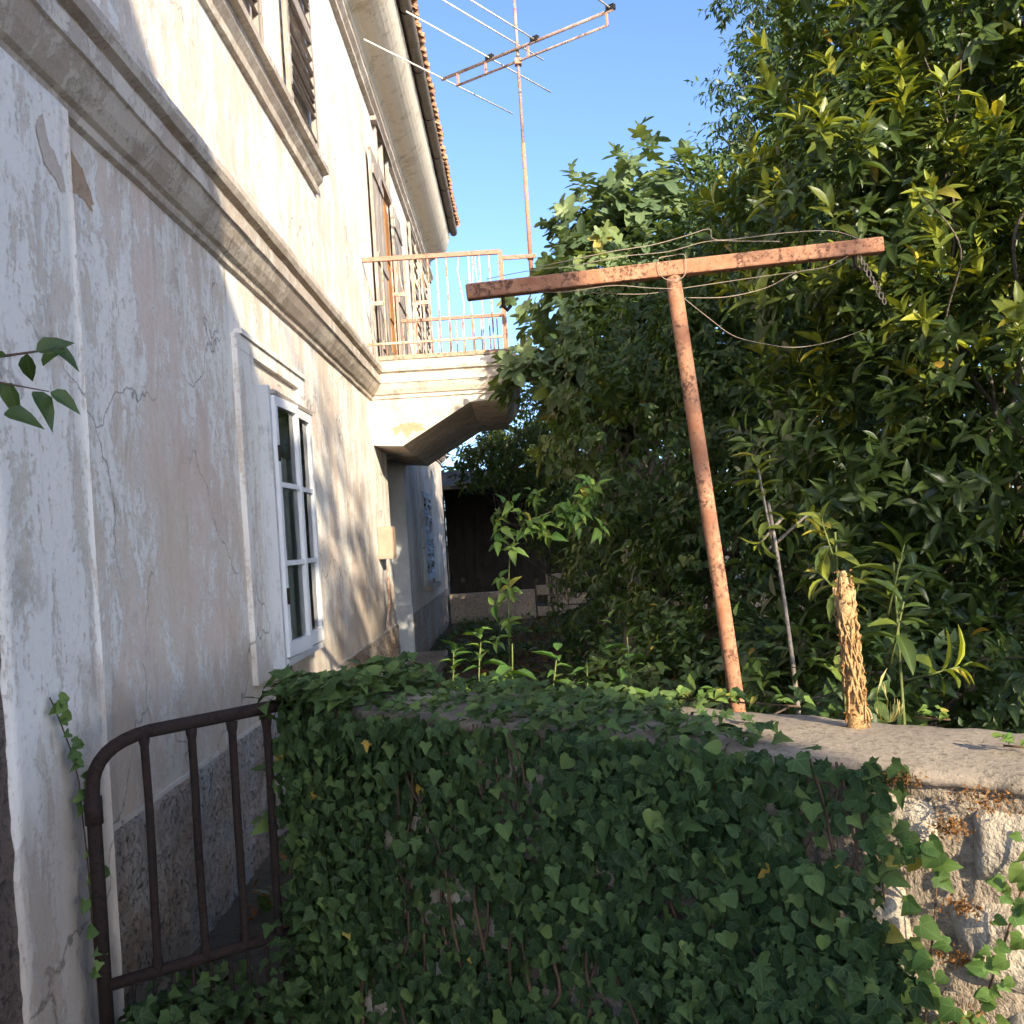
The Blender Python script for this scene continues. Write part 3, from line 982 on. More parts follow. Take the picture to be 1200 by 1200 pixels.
# lower window: box frame standing proud of the wall, two three-pane sashes
def lower_window():
    x = FX + 0.075
    bx_ = MB().box(FX - 0.08, x + 0.02, 5.650, 5.695, 0.90, 2.47).build('window_box', M['boxgrey'], house)
    MB().box(FX - 0.08, x + 0.02, 6.705, 6.750, 0.93, 2.44).build('jamb', M['boxgrey'], bx_)
    MB().box(FX - 0.08, x + 0.04, 5.696, 6.78, 2.427, 2.452).build('head', M['shutter'], bx_)
    MB().box(FX - 0.08, x + 0.03, 5.696, 6.704, 0.905, 0.945).build('ledge', M['boxgrey'], bx_)
    # sashes, the near one stands slightly ajar
    for c, (a, b, ang) in enumerate([(5.700, 6.198, -3.0), (6.202, 6.702, 0.0)]):
        z0, z1 = 0.955, 2.42
        sa = MB().box(0, 0.04, 0, 0.05, z0, z1).box(0, 0.04, b - a - 0.05, b - a, z0, z1)
        sa.box(0.001, 0.039, 0.05, b - a - 0.05, z0, z0 + 0.08).box(0.001, 0.039, 0.05, b - a - 0.05, z1 - 0.055, z1)
        ch = (z1 - z0 - 0.135) / 3
        for r_ in (1, 2):
            z = z0 + 0.08 + r_ * ch
            sa.box(0.002, 0.036, 0.05, b - a - 0.05, z - 0.014, z + 0.014)
        s = sa.build('sash', M['sashpaint'], bx_)
        s.matrix_basis = Matrix.Translation((x, a, 0)) @ Matrix.Rotation(R(ang), 4, 'Z')
        for r_ in range(3):
            z = z0 + 0.08 + r_ * ch
            p = MB().add([(0.016, 0.046, z + 0.010), (0.016, b - a - 0.046, z + 0.010), (0.016, b - a - 0.046, z + ch - 0.010), (0.016, 0.046, z + ch - 0.010)], [(0, 1, 2, 3)]).build('pane', M['glass'], bx_)
            p.matrix_basis = s.matrix_basis.copy()
        for z in (1.25, 2.05):
            h = MB().tube([(0.045, 0.012, z), (0.045, 0.012, z + 0.09)], 0.009, 6).build('hinge', M['rust_dark'], bx_)
            h.matrix_basis = s.matrix_basis.copy()
    # plaster surround
    MB().box(FX - 0.01, FX + 0.028, 5.310, 5.635, 0.86, 2.62).build('surround', M['plaster_white'], house)
    MB().box(FX - 0.01, FX + 0.028, 6.810, 7.030, 0.90, 2.62).build('surround', M['plaster_white'], house)
    MB().box(FX - 0.01, FX + 0.028, 5.310, 7.030, 2.622, 2.70).build('surround', M['plaster_white'], house)
    MB().box(FX - 0.01, FX + 0.042, 5.370, 6.990, 2.702, 2.73).build('surround_moulding', M['plaster_white'], house)
    # broken rest of the sill with rusty hook
    mb = MB()
    for i, (y, z, r_) in enumerate([(5.730, 0.86, 0.05), (5.870, 0.85, 0.045), (6.050, 0.865, 0.04)]):
        pts = [(FX + 0.01 + 0.03 * math.cos(t) * (1 + 0.4 * noise.noise((i, t, 0))), y + r_ * 1.4 * math.sin(t), z) for t in np.linspace(0, 6.28, 10)[:-1]]
        mb.add([(p[0], p[1], p[2] - 0.03 - 0.02 * noise.noise((p[1] * 20, 0, i))) for p in pts] + pts, [tuple(range(9)), tuple(range(17, 8, -1))] + [(k, (k + 1) % 9, (k + 1) % 9 + 9, k + 9) for k in range(9)])
    mb.build('broken_sill', M['mortar'], house)
    MB().tube([(FX, 5.770, 0.80), (FX + 0.09, 5.750, 0.79), (FX + 0.10, 5.830, 0.80), (FX + 0.05, 5.850, 0.80)], 0.008, 6).build('hook', M['rust_dark'], house)
    # pale folded sheet behind the panes, added in place of their reflections
    mb = MB()
    ys = np.linspace(5.71, 6.69, 40)
    for z in (0.95, 2.1):
        for y in ys:
            mb.v.append((FX + 0.045 + 0.010 * math.sin(y * 48) + 0.004 * math.sin(y * 131), y, z))
    mb.f = [(i, i + 1, i + 41, i + 40) for i in range(39)]
    mb.build('reflection_sheet', M['reflection_sheet'], house, smooth=True)


lower_window()

# doorway under the balcony
MB().box(FX - 0.30, FX + 0.012, 13.06, 13.096, 0.75, 2.6).build('door_jamb', M['jamb'], house)
MB().box(FX - 0.30, FX + 0.02, 13.04, 13.09, 0.02, 0.745).build('door_jamb', M['jamb'], house)
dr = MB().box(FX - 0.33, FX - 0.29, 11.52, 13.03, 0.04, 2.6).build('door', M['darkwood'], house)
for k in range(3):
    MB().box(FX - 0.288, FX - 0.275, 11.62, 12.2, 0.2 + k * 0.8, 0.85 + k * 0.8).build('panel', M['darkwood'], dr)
MB().box(FX + 0.002, FX + 0.42, 11.35, 13.3, -0.05, 0.13).build('door_step', M['mortar'], house, bevel=0.015)
# box on the wall
ub = MB().box(FX + 0.002, FX + 0.15, 10.35, 10.62, 1.40, 1.73).build('utility_box', M['boxtan'], house, bevel=0.006)
MB().box(FX + 0.151, FX + 0.156, 10.37, 10.60, 1.42, 1.71).build('cover', M['boxtan'], ub)
MB().tube([(FX + 0.07, 10.48, 1.34), (FX + 0.06, 10.48, 0.9), (FX + 0.02, 10.48, 0.7)], 0.012, 6).build('conduit', M['rail'], ub)
# far lower window with pale blue shutters
for a, b in ((15.22, 15.89), (15.91, 16.58)):
    louvre_shutter(a, b, 0.97, 2.3, FX + 0.02, M['blueshutter'], house, 0.08)
MB().box(FX - 0.01, FX + 0.03, 15.1, 15.2, 0.9, 2.75).box(FX - 0.01, FX + 0.03, 16.6, 16.7, 0.9, 2.75).box(FX - 0.01, FX + 0.03, 15.2, 16.6, 2.32, 2.75).build('surround', M['plaster_white'], house)
MB().box(FX - 0.01, FX + 0.12, 15.05, 16.75, 0.82, 0.896).build('window_sill', M['trim'], house)


# eave: cove, gutter, tiles
def eave():
    cove = [(FX - 0.01, 6.98), (FX + 0.03, 7.0), (FX + 0.035, 7.06), (FX + 0.06, 7.08)] + [(FX + 0.06 + 0.36 * math.sin(t), 7.48 - 0.38 * math.cos(t)) for t in np.linspace(0.1, 1.45, 9)] + [(FX + 0.44, 7.52), (FX + 0.44, 7.60), (FX - 0.01, 7.60)]
    MB().prism_xz(cove, 0.6, 20.25).build('eave_cove', M['soffit'], house)
    g = [(-0.90 + 0.075 * math.cos(t), 7.66 + 0.075 * math.sin(t)) for t in np.linspace(math.pi, 2 * math.pi, 9)]
    g += [(-0.90 + 0.065 * math.cos(t), 7.662 + 0.065 * math.sin(t)) for t in np.linspace(2 * math.pi, math.pi, 9)]
    gt = MB().prism_xz(g, 0.6, 20.4).build('gutter', M['gutter'], house)
    for y in np.arange(1.2, 20.3, 1.5):
        MB().tube([(-0.90 + 0.08 * math.cos(t), y, 7.66 + 0.08 * math.sin(t)) for t in np.linspace(math.pi, 2 * math.pi, 9)], 0.008, 5).build('bracket', M['rust_dark'], gt)
    rf = MB().prism_xz([(-0.93, 7.68), (-0.93, 7.72), (-5.2, 9.7), (-9.4, 7.72), (-9.4, 7.68), (-9.3, 7.62), (-1.02, 7.62)], 0.5, 20.35).build('roof', M['tile'], house)
    # barrel tiles along the eave
    mb = MB()
    a = math.atan2(1.98, 4.27)
    n = 8
    for (r1, z1, x1, r2) in ((0.085, 0, 0, 0.07),):
        v, f = [], []
        for s_, rr in ((0.0, 0.085), (0.42, 0.07)):
            for th in (0.014, 0.0):
                for t in np.linspace(0, math.pi, n):
                    v.append((-s_ * math.cos(a) - (0.0) , (rr - th) * math.cos(t), (rr - th) * math.sin(t) + s_ * math.sin(a)))
        for k in range(n - 1):
            f += [(k, k + 1, 2 * n + k + 1, 2 * n + k), (n + k, 3 * n + k, 3 * n + k + 1, n + k + 1), (k, n + k, n + k + 1, k + 1)]
        f += [(0, 2 * n, 3 * n, n), (n - 1, 2 * n - 1, 4 * n - 1, 3 * n - 1)]
        mb.add(v, f)
    me = mb.mesh('roof_tile', M['tile'])
    rs = np.random.default_rng(4)
    for i in range(96):
        y = 0.6 + i * 0.206
        if y > 20.35: break
        for row in range(2):
            o = bpy.data.objects.new('roof_tile', me)
            o.location = (-0.765 - row * 0.36 * math.cos(a) + rs.normal(0, 0.012), y + rs.normal(0, 0.008), 7.70 + row * 0.36 * math.sin(a) + rs.normal(0, 0.006))
            o.rotation_euler = (0, rs.normal(0, 0.02), rs.normal(0, 0.03))
            link(o, rf)


eave()

# ================================================================== ANTENNA
def antenna():
    mx, my, zb_ = 0.31, 10.6, 6.54
    t = thing('television_antenna', 'rusty mast with long rod television antenna standing at the balcony corner', 'antenna', (mx, my, 3.5))
    MB().tube([(mx, my, 4.24), (mx, my, 5.6)], 0.022, 10).build('mast', M['railtop'], t, True)
    MB().tube([(mx, my, 5.55), (mx, my, 7.7)], 0.017, 10).build('mast_upper', M['boom'], t, True)
    MB().box(0.024, mx + 0.06, my - 0.055, my - 0.03, 4.40, 4.44).build('mast_bracket', M['railtop'], t)
    MB().box(mx - 0.03, mx + 0.03, my - 0.03, my + 0.03, 4.395, 4.445).build('clamp', M['railtop'], t)
    d = Vector((0.81, -0.59, 0)).normalized()
    e = Vector((0.59, 0.81, 0)).normalized()
    c = Vector((mx, my - 0.03, zb_))
    bl = lambda s, dz=0.0: c + d * s + Vector((0, 0, dz))
    MB().tube([bl(-1.02, 0.03), bl(1.15, 0.03)], 0.017, 8).build('boom', M['boom'], t, True)
    MB().tube([bl(-0.82, -0.10), bl(1.08, -0.10)], 0.013, 8).build('support_bar', M['boom'], t, True)
    for s in (-0.80, -0.42, 0.13, 1.07):
        MB().tube([bl(s, -0.10), bl(s, 0.03)], 0.016, 6).build('strut', M['railtop'], t)
    MB().box(mx - 0.035, mx + 0.035, my - 0.05, my + 0.03, zb_ - 0.13, zb_ - 0.07).build('mast_clamp', M['railtop'], t)
    for (s, a, b, dz) in ((-1.0, -1.22, 1.28, 0.03), (-0.36, -1.3, 1.15, 0.05), (-0.03, -1.6, 0.52, 0.10), (0.22, -1.3, 0.02, 0.05), (1.12, -1.2, 0.02, 0.05)):
        MB().tube([bl(s, dz) + e * a, bl(s, dz) + e * b], 0.0085, 6).build('element', M['alu'], t, True)
    for s in (-0.36, 0.22, 1.12):
        MB().box(-0.045, 0.045, -0.022, 0.022, -0.02, 0.03).build('element_clip', M['black'], t).matrix_basis = Matrix.Translation(bl(s, 0.05)) @ Matrix.Rotation(math.atan2(d.y, d.x), 4, 'Z')


antenna()

# ================================================================== GARDEN WALL
WD = Vector((0.75, -0.66, 0)).normalized()       # along the wall, towards the right
WN = Vector((-0.66, -0.75, 0)).normalized()      # out of the near face, towards the viewer
W0 = Vector((0.69, 2.09, 0))
WTOP = 1.05
gw = thing('garden_wall', 'low rubble stone garden wall with sandy concrete coping, half buried in ivy', 'wall', (W0.x, W0.y, 0))


def wp(t, n, z):
    """point on the wall: t along, n out of the near face, z up"""
    return W0 + WD * t + WN * n + Vector((0, 0, z))


def rng_noise(*a):
    return noise.noise(a)


def garden_wall():
    t0, t1, th = -2.02, 3.4, 0.42
    mb = MB()
    nt_, nz_ = 110, 20
    for j in range(nz_ + 1):
        for i in range(nt_ + 1):
            t = t0 + (t1 - t0) * i / nt_
            z = -0.05 + (1.02 + 0.05) * j / nz_
            mb.v.append(wp(t, 0.012 * noise.noise((t * 5, z * 5, 0)) + 0.008 * noise.noise((t * 17, z * 17, 2)), z))
    for j in range(nz_):
        for i in range(nt_):
            a = j * (nt_ + 1) + i
            mb.f.append((a, a + 1, a + nt_ + 2, a + nt_ + 1))
    mb.add([wp(t0, 0, -0.05), wp(t1, 0, -0.05), wp(t1, -th, -0.05), wp(t0, -th, -0.05), wp(t0, 0, 1.02), wp(t1, 0, 1.02), wp(t1, -th, 1.02), wp(t0, -th, 1.02)],
           [(1, 2, 6, 5), (2, 3, 7, 6), (3, 0, 4, 7)])
    mb.build('mortar_body', M['mortar'], gw, smooth=True)
    # coping: rounded, worn concrete
    mb = MB()
    prof = [(0.004, 1.012), (0.020, 1.018), (0.022, 1.030), (0.008, 1.042), (-0.03, 1.048), (-0.12, 1.052), (-0.21, 1.056), (-0.30, 1.052), (-0.39, 1.045), (-0.42, 1.03), (-0.43, 1.02), (-0.42, 1.012)]
    n = 180
    k = len(prof)
    for i in range(n + 1):
        t = t0 - 0.01 + (t1 - t0) * i / n
        for (o_, z) in prof:
            q = 0.006 * noise.noise((t * 6, o_ * 9, 1)) + 0.006 * noise.noise((t * 19, o_ * 25, z * 9))
            edge = 0.022 * noise.noise((t * 7, 3, 0)) + 0.014 * noise.noise((t * 23, 7, 0)) - 0.03 * max(0, noise.noise((t * 4, 9, 0)) - 0.2) if o_ > -0.02 else 0
            mb.v.append(wp(t, o_ + edge, z + q))
    for i in range(n):
        for j in range(k - 1):
            mb.f.append((i * k + j, (i + 1) * k + j, (i + 1) * k + j + 1, i * k + j + 1))
    mb.f += [tuple(range(k)), tuple(range(n * k, (n + 1) * k))]
    mb.build('coping', M['coping'], gw, smooth=True)
    # rubble stones
    rs = np.random.default_rng(12)
    rows = [0.0, 0.2, 0.40, 0.62, 0.82, 1.02]
    for ri in range(len(rows) - 1):
        t = t0 + 0.03 + rs.uniform(0, 0.1)
        while t < 1.7:
            wd = rs.uniform(0.13, 0.27)
            z0, z1 = rows[ri] + rs.uniform(-0.015, 0.02), rows[ri + 1] + rs.uniform(-0.03, 0.01)
            if rs.uniform() < 0.12:
                t += 0.12
                continue
            stone(t + 0.012, t + wd - 0.012, z0 + 0.012, z1 - 0.012, rs)
            t += wd


def stone(ta, tb, za, zb_, rs):
    nu, nv = 9, 7
    cj = rs.normal(0, 0.018, (4, 2))
    dep = rs.uniform(0.016, 0.036)
    sd = rs.uniform(0, 50)
    mb = MB()
    for j in range(nv):
        for i in range(nu):
            u, v = 2 * i / (nu - 1) - 1, 2 * j / (nv - 1) - 1
            # rounded-polygon outline
            uu = u * (1 - 0.10 * v * v * (0.5 + 0.8 * noise.noise((sd, v * 1.5, 0))))
            vv = v * (1 - 0.16 * u * u * (0.5 + 0.8 * noise.noise((sd, 3, u * 1.5))))
            a, b = (uu + 1) / 2, (vv + 1) / 2
            jx = (cj[0] * (1 - a) * (1 - b) + cj[1] * a * (1 - b) + cj[2] * a * b + cj[3] * (1 - a) * b)
            t = ta + (tb - ta) * a + jx[0]
            z = za + (zb_ - za) * b + jx[1]
            rim = max(abs(u), abs(v))
            h = -0.02 if rim > 0.99 else dep * (1 - rim ** 5 * 0.7) + 0.010 * noise.noise((t * 9 + sd, z * 9, 0)) + 0.006 * noise.noise((t * 28, z * 28, sd))
            mb.v.append(wp(t, h, z))
    for j in range(nv - 1):
        for i in range(nu - 1):
            a = j * nu + i
            mb.f.append((a, a + 1, a + nu + 1, a + nu))
    mb.build('stone', M['stone'], gw, smooth=True)


garden_wall()

# ================================================================== GATE
def gate():
    a, b = Vector((-1.30, 3.02, 0)), Vector((-0.74, 3.36, 0))
    g = thing('iron_gate', 'dark rusty tubular iron gate with rounded top corner between house and wall', 'gate', (a.x, a.y, 0))
    d = (b - a)
    L = d.length
    d = d / L
    gp = lambda s, z: a + d * s + Vector((0, 0, z))
    zt = 1.03
    pts = [gp(0, 0.06), gp(0, 0.60), gp(0, zt - 0.16)] + arc(gp(0, zt - 0.15), gp(0.005, zt - 0.02), gp(0.17, zt), 9)[1:] + [gp(L, zt + 0.025)]
    MB().tube(pts, 0.021, 12).build('frame', M['rust_dark'], g, True)
    MB().tube([gp(L - 0.02, 0.66), gp(L - 0.02, 0.72)], 0.024, 8).build('latch', M['rust_dark'], g, True)
    MB().tube([gp(0, 0.78), gp(0, 0.86)], 0.026, 12).build('hinge_collar', M['rust_dark'], g, True)
    MB().tube([gp(L, 0.06), gp(L, zt + 0.03)], 0.018, 10).build('stile', M['rust_dark'], g, True)
    for s in (0.155, 0.295, 0.42, 0.53):
        bz = [0.30, 0.335, 0.35, 0.5, 0.66, 0.82, zt - 0.045, zt - 0.03, zt - 0.01]
        MB().tube([gp(s + 0.004 * noise.noise((s * 9, z * 3, 0)), z) for z in bz], [0.019, 0.017, 0.0135, 0.013, 0.0135, 0.013, 0.0135, 0.017, 0.019], 8).build('bar', M['rust_dark'], g, True)
    MB().tube([gp(0, 0.30), gp(L, 0.32)], 0.018, 10).build('lower_rail', M['rust_dark'], g, True)
    MB().tube([gp(0, 0.08), gp(L, 0.08)], 0.016, 10).build('bottom_rail', M['rust_dark'], g, True)
    for i in range(5):
        s = 0.08 + i * 0.115
        hoop = [gp(s, 0.29), gp(s, 0.18)] + [gp(s + 0.03 - 0.03 * math.cos(q), 0.17 - 0.035 * math.sin(q)) for q in np.linspace(0.2, 2.94, 7)] + [gp(s + 0.06, 0.18), gp(s + 0.06, 0.29)]
        MB().tube(hoop, 0.006, 6).build('hoop', M['rust_dark'], g, True)


gate()

# ================================================================== CLOTHESLINE POST
def clothes_post():
    t = thing('clothesline_post', 'leaning T shaped rusty pipe post behind the garden wall', 'post', (0.76, 3.4, 0))
    top = Vector((0.565, 3.4, 2.41))
    bot = Vector((0.775, 3.42, -0.05))
    MB().tube([bot, bot.lerp(top, 0.5) + Vector((0.004, 0, 0)), top], 0.026, 16).build('upright', M['rust'], t, True)
    L_, R_ = Vector((-0.12, 3.4, 2.355)), Vector((1.265, 3.4, 2.425))
    dv = (R_ - L_)
    c = MB().box(0, dv.length, -0.025, 0.025, -0.025, 0.025).build('crossbar', M['rust'], t, bevel=0.006)
    c.matrix_basis = Matrix.Translation(L_ + Vector((0, -0.005, 0.01))) @ Matrix.Rotation(-math.atan2(dv.z, dv.x), 4, 'Y')
    for x in (0.0, 1.17):
        z = L_.z + (x - L_.x) * dv.z / dv.x
        MB().tube([(x, 3.39, z - 0.01), (x, 3.385, z - 0.05), (x + 0.012, 3.38, z - 0.065), (x + 0.024, 3.385, z - 0.05)], 0.007, 6).build('hook', M['rust_dark'], t, True)
    return t


clothes_post()


def wire(name, label, pts, r=0.0028):
    out = smooth(pts)
    o = MB().tube(out, r, 5).build(name, M['wire'], None, True)
    return tag(o, label, 'wire', 'wires on the clothesline post')


wire('wire', 'loose wire running along the top of the rusty crossbar', [(0.10, 3.37, 2.425), (0.35, 3.36, 2.46), (0.50, 3.36, 2.475), (0.62, 3.36, 2.50), (0.69, 3.36, 2.515), (0.72, 3.37, 2.48), (0.95, 3.37, 2.49), (1.1, 3.37, 2.485), (1.2, 3.385, 2.452)], 0.0014)
wire('wire', 'sagging wire tied under the right end of the rusty crossbar', [(0.62, 3.43, 2.31), (0.75, 3.43, 2.305), (0.88, 3.42, 2.325), (0.98, 3.40, 2.365), (1.08, 3.385, 2.375), (1.18, 3.38, 2.42)], 0.0014)
wire('wire', 'straight wire from upright to right arm of the rusty crossbar', [(0.20, 3.45, 2.365), (0.45, 3.44, 2.335), (0.6, 3.44, 2.345), (0.8, 3.43, 2.36), (0.98, 3.40, 2.367)], 0.0014)
wire('wire', 'lowest wire hanging in a shallow arc right of the upright', [(0.60, 3.42, 2.31), (0.70, 3.5, 2.25), (0.80, 3.6, 2.205), (0.92, 3.7, 2.19), (1.1, 3.9, 2.20), (1.4, 4.4, 2.30), (1.75, 5.0, 2.45)], 0.0014)
wire('wire', 'coil of wire wound round the top of the leaning upright', [(0.53, 3.40, 2.441), (0.515, 3.36, 2.42), (0.525, 3.36, 2.37), (0.56, 3.36, 2.355), (0.60, 3.36, 2.37), (0.605, 3.36, 2.43), (0.59, 3.365, 2.44), (0.575, 3.40, 2.447), (0.53, 3.40, 2.443), (0.52, 3.366, 2.43)], 0.0014)
wire('wire', 'thin wire lying along the left half of the crossbar', [(-0.05, 3.37, 2.40), (0.1, 3.365, 2.418), (0.25, 3.36, 2.425), (0.4, 3.365, 2.445), (0.55, 3.36, 2.45), (0.68, 3.36, 2.475), (0.8, 3.365, 2.47), (0.92, 3.37, 2.463)], 0.0012)
wire('wire', 'thin loop of wire drooping under the left arm of the crossbar', [(0.05, 3.39, 2.36), (0.2, 3.385, 2.345), (0.36, 3.38, 2.355), (0.48, 3.38, 2.34), (0.56, 3.372, 2.33)], 0.0012)
ch = MB()
for i in range(9):
    q = Vector((1.185 + i * 0.009, 3.385, 2.40 - i * 0.019))
    ch.tube([q + Vector((0.006 * math.cos(a), 0.004 * math.sin(i * 1.6 + a), 0.012 * math.sin(a))) for a in np.linspace(0, 6.28, 9)], 0.0022, 4, False)
tag(ch.build('chain', M['wire']), 'short twisted chain hanging from the right end of the crossbar', 'chain')

# ================================================================== BACK OF THE YARD
def back_yard():
    s = thing('shed', 'dark open fronted timber shed at the far end of the yard', 'shed', (0.5, 21.5, 0))
    x0, x1 = -1.6, 3.6
    n = int((x1 - x0) / 0.2)
    for i in range(n):
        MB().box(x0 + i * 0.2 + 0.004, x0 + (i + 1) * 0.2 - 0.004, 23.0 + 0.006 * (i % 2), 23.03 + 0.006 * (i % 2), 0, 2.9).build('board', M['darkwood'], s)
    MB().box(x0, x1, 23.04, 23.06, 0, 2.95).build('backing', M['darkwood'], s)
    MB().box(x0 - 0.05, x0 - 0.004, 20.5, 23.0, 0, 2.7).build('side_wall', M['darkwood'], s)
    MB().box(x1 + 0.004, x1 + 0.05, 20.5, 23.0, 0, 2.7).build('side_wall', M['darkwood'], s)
    MB().prism_yz([(20.2, 2.55), (20.2, 2.62), (23.2, 3.1), (23.2, 3.03)], x0 - 0.2, x1 + 0.2).build('roof', M['darkwood'], s)
    for x in (-0.3, 1.6):
        MB().box(x, x + 0.12, 20.5, 20.62, 0, 2.58).build('post', M['darkwood'], s)
    lw = thing('block_wall', 'low grey block wall in front of the dark shed', 'wall', (0, 19.4, 0))
    MB().box(-1.36, 0.25, 19.3, 19.6, -0.05, 0.52).build('rendered_base', M['mortar'], lw, bevel=0.01)
    rs = np.random.default_rng(5)
    for r_ in range(4):
        x = 0.27 + (r_ % 2) * 0.2
        while x < 0.95:
            o = MB().box(x + 0.006, x + 0.39, 19.3 + rs.uniform(-0.02, 0.02), 19.55, r_ * 0.2 + 0.005, r_ * 0.2 + 0.193).build('block', M['mortar'], lw, bevel=0.012)
            x += 0.4


back_yard()

# ================================================================== VEGETATION
def tree_wood(parent, base, lobes, r0, mat, seed, extra=0):
    rs = np.random.default_rng(seed)
    base = Vector(base)
    cen = Vector(np.mean([l[:3] for l in lobes], axis=0))
    fork = Vector((base.x * 0.6 + cen.x * 0.4, base.y * 0.6 + cen.y * 0.4, base.z + (cen.z - base.z) * 0.45))
    mid = base.lerp(fork, 0.5) + Vector(rs.normal(0, 0.05, 3))
    MB().tube([base + Vector((0, 0, -0.1)), base + Vector((0, 0, 0.1)), mid, fork], [r0 * 1.5, r0 * 1.15, r0, r0 * 0.8], 10).build('trunk', mat, parent, True)
    for l in lobes:
        c = Vector(l[:3])
        for q in range(max(1, 3 + extra)):
            e = c + Vector(rs.normal(0, 0.45, 3) * np.array(l[3:]))
            pts = [fork.lerp(e, q_) + Vector(rs.normal(0, 0.10 * (1 if 0 < q_ else 0), 3)) for q_ in np.linspace(0, 1, 7)]
            pts = smooth(pts)
            nn = len(pts)
            MB().tube(pts, [r0 * 0.5 * (1 - k_ / nn) ** 1.3 + 0.0025 for k_ in range(nn)], 7).build('branch', mat, parent, True)


# --- fig tree beside the balcony
rng = np.random.default_rng(21)
fig = thing('fig_tree', 'fig tree with big lobed leaves beside the balcony', 'tree', (1.1, 11.0, 0))
FIGL = [(1.62, 11.0, 5.02, 0.5, 0.6, 0.62), (1.02, 10.8, 4.80, 0.36, 0.5, 0.42), (1.2, 10.9, 4.30, 0.62, 0.6, 0.45), (0.72, 10.3, 3.90, 0.42, 0.5, 0.36),
        (1.75, 11.0, 4.2, 0.75, 0.7, 0.7), (0.66, 10.0, 3.22, 0.55, 0.5, 0.45), (1.15, 10.2, 3.3, 0.7, 0.7, 0.75), (0.22, 9.9, 2.98, 0.30, 0.35, 0.22), (0.75, 10.4, 2.5, 0.5, 0.5, 0.42)]
tree_wood(fig, (1.1, 11.0, 0), FIGL, 0.07, M['palebark'], 3)
C, D = lobe_points(rng, FIGL, 12, 0.5)
D = unit(D * 0.7 + np.array([0, -0.15, 0.75]) + rng.normal(0, 0.25, D.shape))
LF = twigs(rng, C, D, 7, 0.22, 0.215, 82, 35, 0.28, 0.2, (0.1, 0.65))
LF = LF[:4] + (np.minimum(LF[4], 0.86),)
big, rest = split_big(LF, 300)
leaf_parts('leaf', pick(LF, big), [T_FIG], M['fig'], fig)
stuff('foliage', pick(LF, rest), T_FIG, M['fig'], fig)

# --- laurel tree, right foreground
rng = np.random.default_rng(5)
lau = thing('laurel_tree', 'tall glossy laurel with long leaves and yellow green shoot tips at right', 'tree', (2.6, 5.8, 0))
LAUL = [(2.15, 5.7, 3.15, 0.85, 0.8, 1.05), (2.0, 5.6, 1.75, 0.75, 0.7, 0.95), (3.1, 5.2, 2.2, 1.1, 0.9, 1.6), (2.7, 5.9, 4.3, 1.0, 0.9, 1.0),
        (3.7, 5.6, 4.0, 1.1, 1.0, 1.4), (2.1, 5.2, 0.7, 0.8, 0.6, 0.75), (3.3, 4.4, 0.9, 1.0, 0.8, 0.9), (4.6, 4.8, 2.4, 1.2, 1.1, 2.2)]
tree_wood(lau, (2.7, 5.9, 0), LAUL, 0.035, M['bark'], 8, -1)
C, D = lobe_points(rng, LAUL, 26, 0.45)
D = unit(D * 0.8 + np.array([0, 0, 0.5]) + rng.normal(0, 0.3, D.shape))
LL = twigs(rng, C, D, 11, 0.18, 0.145, 82, 32, 0.25, 0.0, (0.0, 0.5))
# young growth on the upper crown tips; extra yellow leaves paint in sunlight
fr_ = C[:, 1] < 5.35 + 0.0 * C[:, 0]
up = (C[:, 2] > 2.0) & (rng.uniform(0, 1, len(C)) < 0.40)
C2, D2 = C[up], unit(D[up] + np.array([0, -0.2, 0.5]))
LN = twigs(rng, C2 + D2 * 0.13, D2, 11, 0.13, 0.16, 80, 18, 0.12, 1.0, (0.5, 0.75))
LA = cat(LL, LN)
big, rest = split_big(LA, 300)
leaf_parts('leaf', pick(LA, big), [T_LAU], M['laurel'], lau)
stuff('foliage', pick(LA, rest), T_LAU, M['laurel'], lau)

# --- shrub smothered in climbers, middle
rng = np.random.default_rng(9)


def leafy(name, label, cat_, base, lobes, dens, n, length, leaf, mat, tpl, seed, wood='bark', r0=0.06, dirs=(0, 0, 0.2), droop=0.4, newtip=0.1, a0=80, a1=35, lo=0.55, base_t=(0, 0.6), crown='crown', group=None):
    rg = np.random.default_rng(seed)
    t = thing(name, label, cat_, base, group)
    tree_wood(t, base, lobes, r0, M[wood], seed)
    C, D = lobe_points(rg, lobes, dens, lo)
    D = unit(D * 0.8 + np.array(dirs) + rg.normal(0, 0.3, D.shape))
    Lx = twigs(rg, C, D, n, length, leaf, a0, a1, droop, newtip, base_t)
    keep = Lx[0][:, 2] > 0.03
    stuff(crown, pick(Lx, keep), tpl, M[mat], t)
    return t


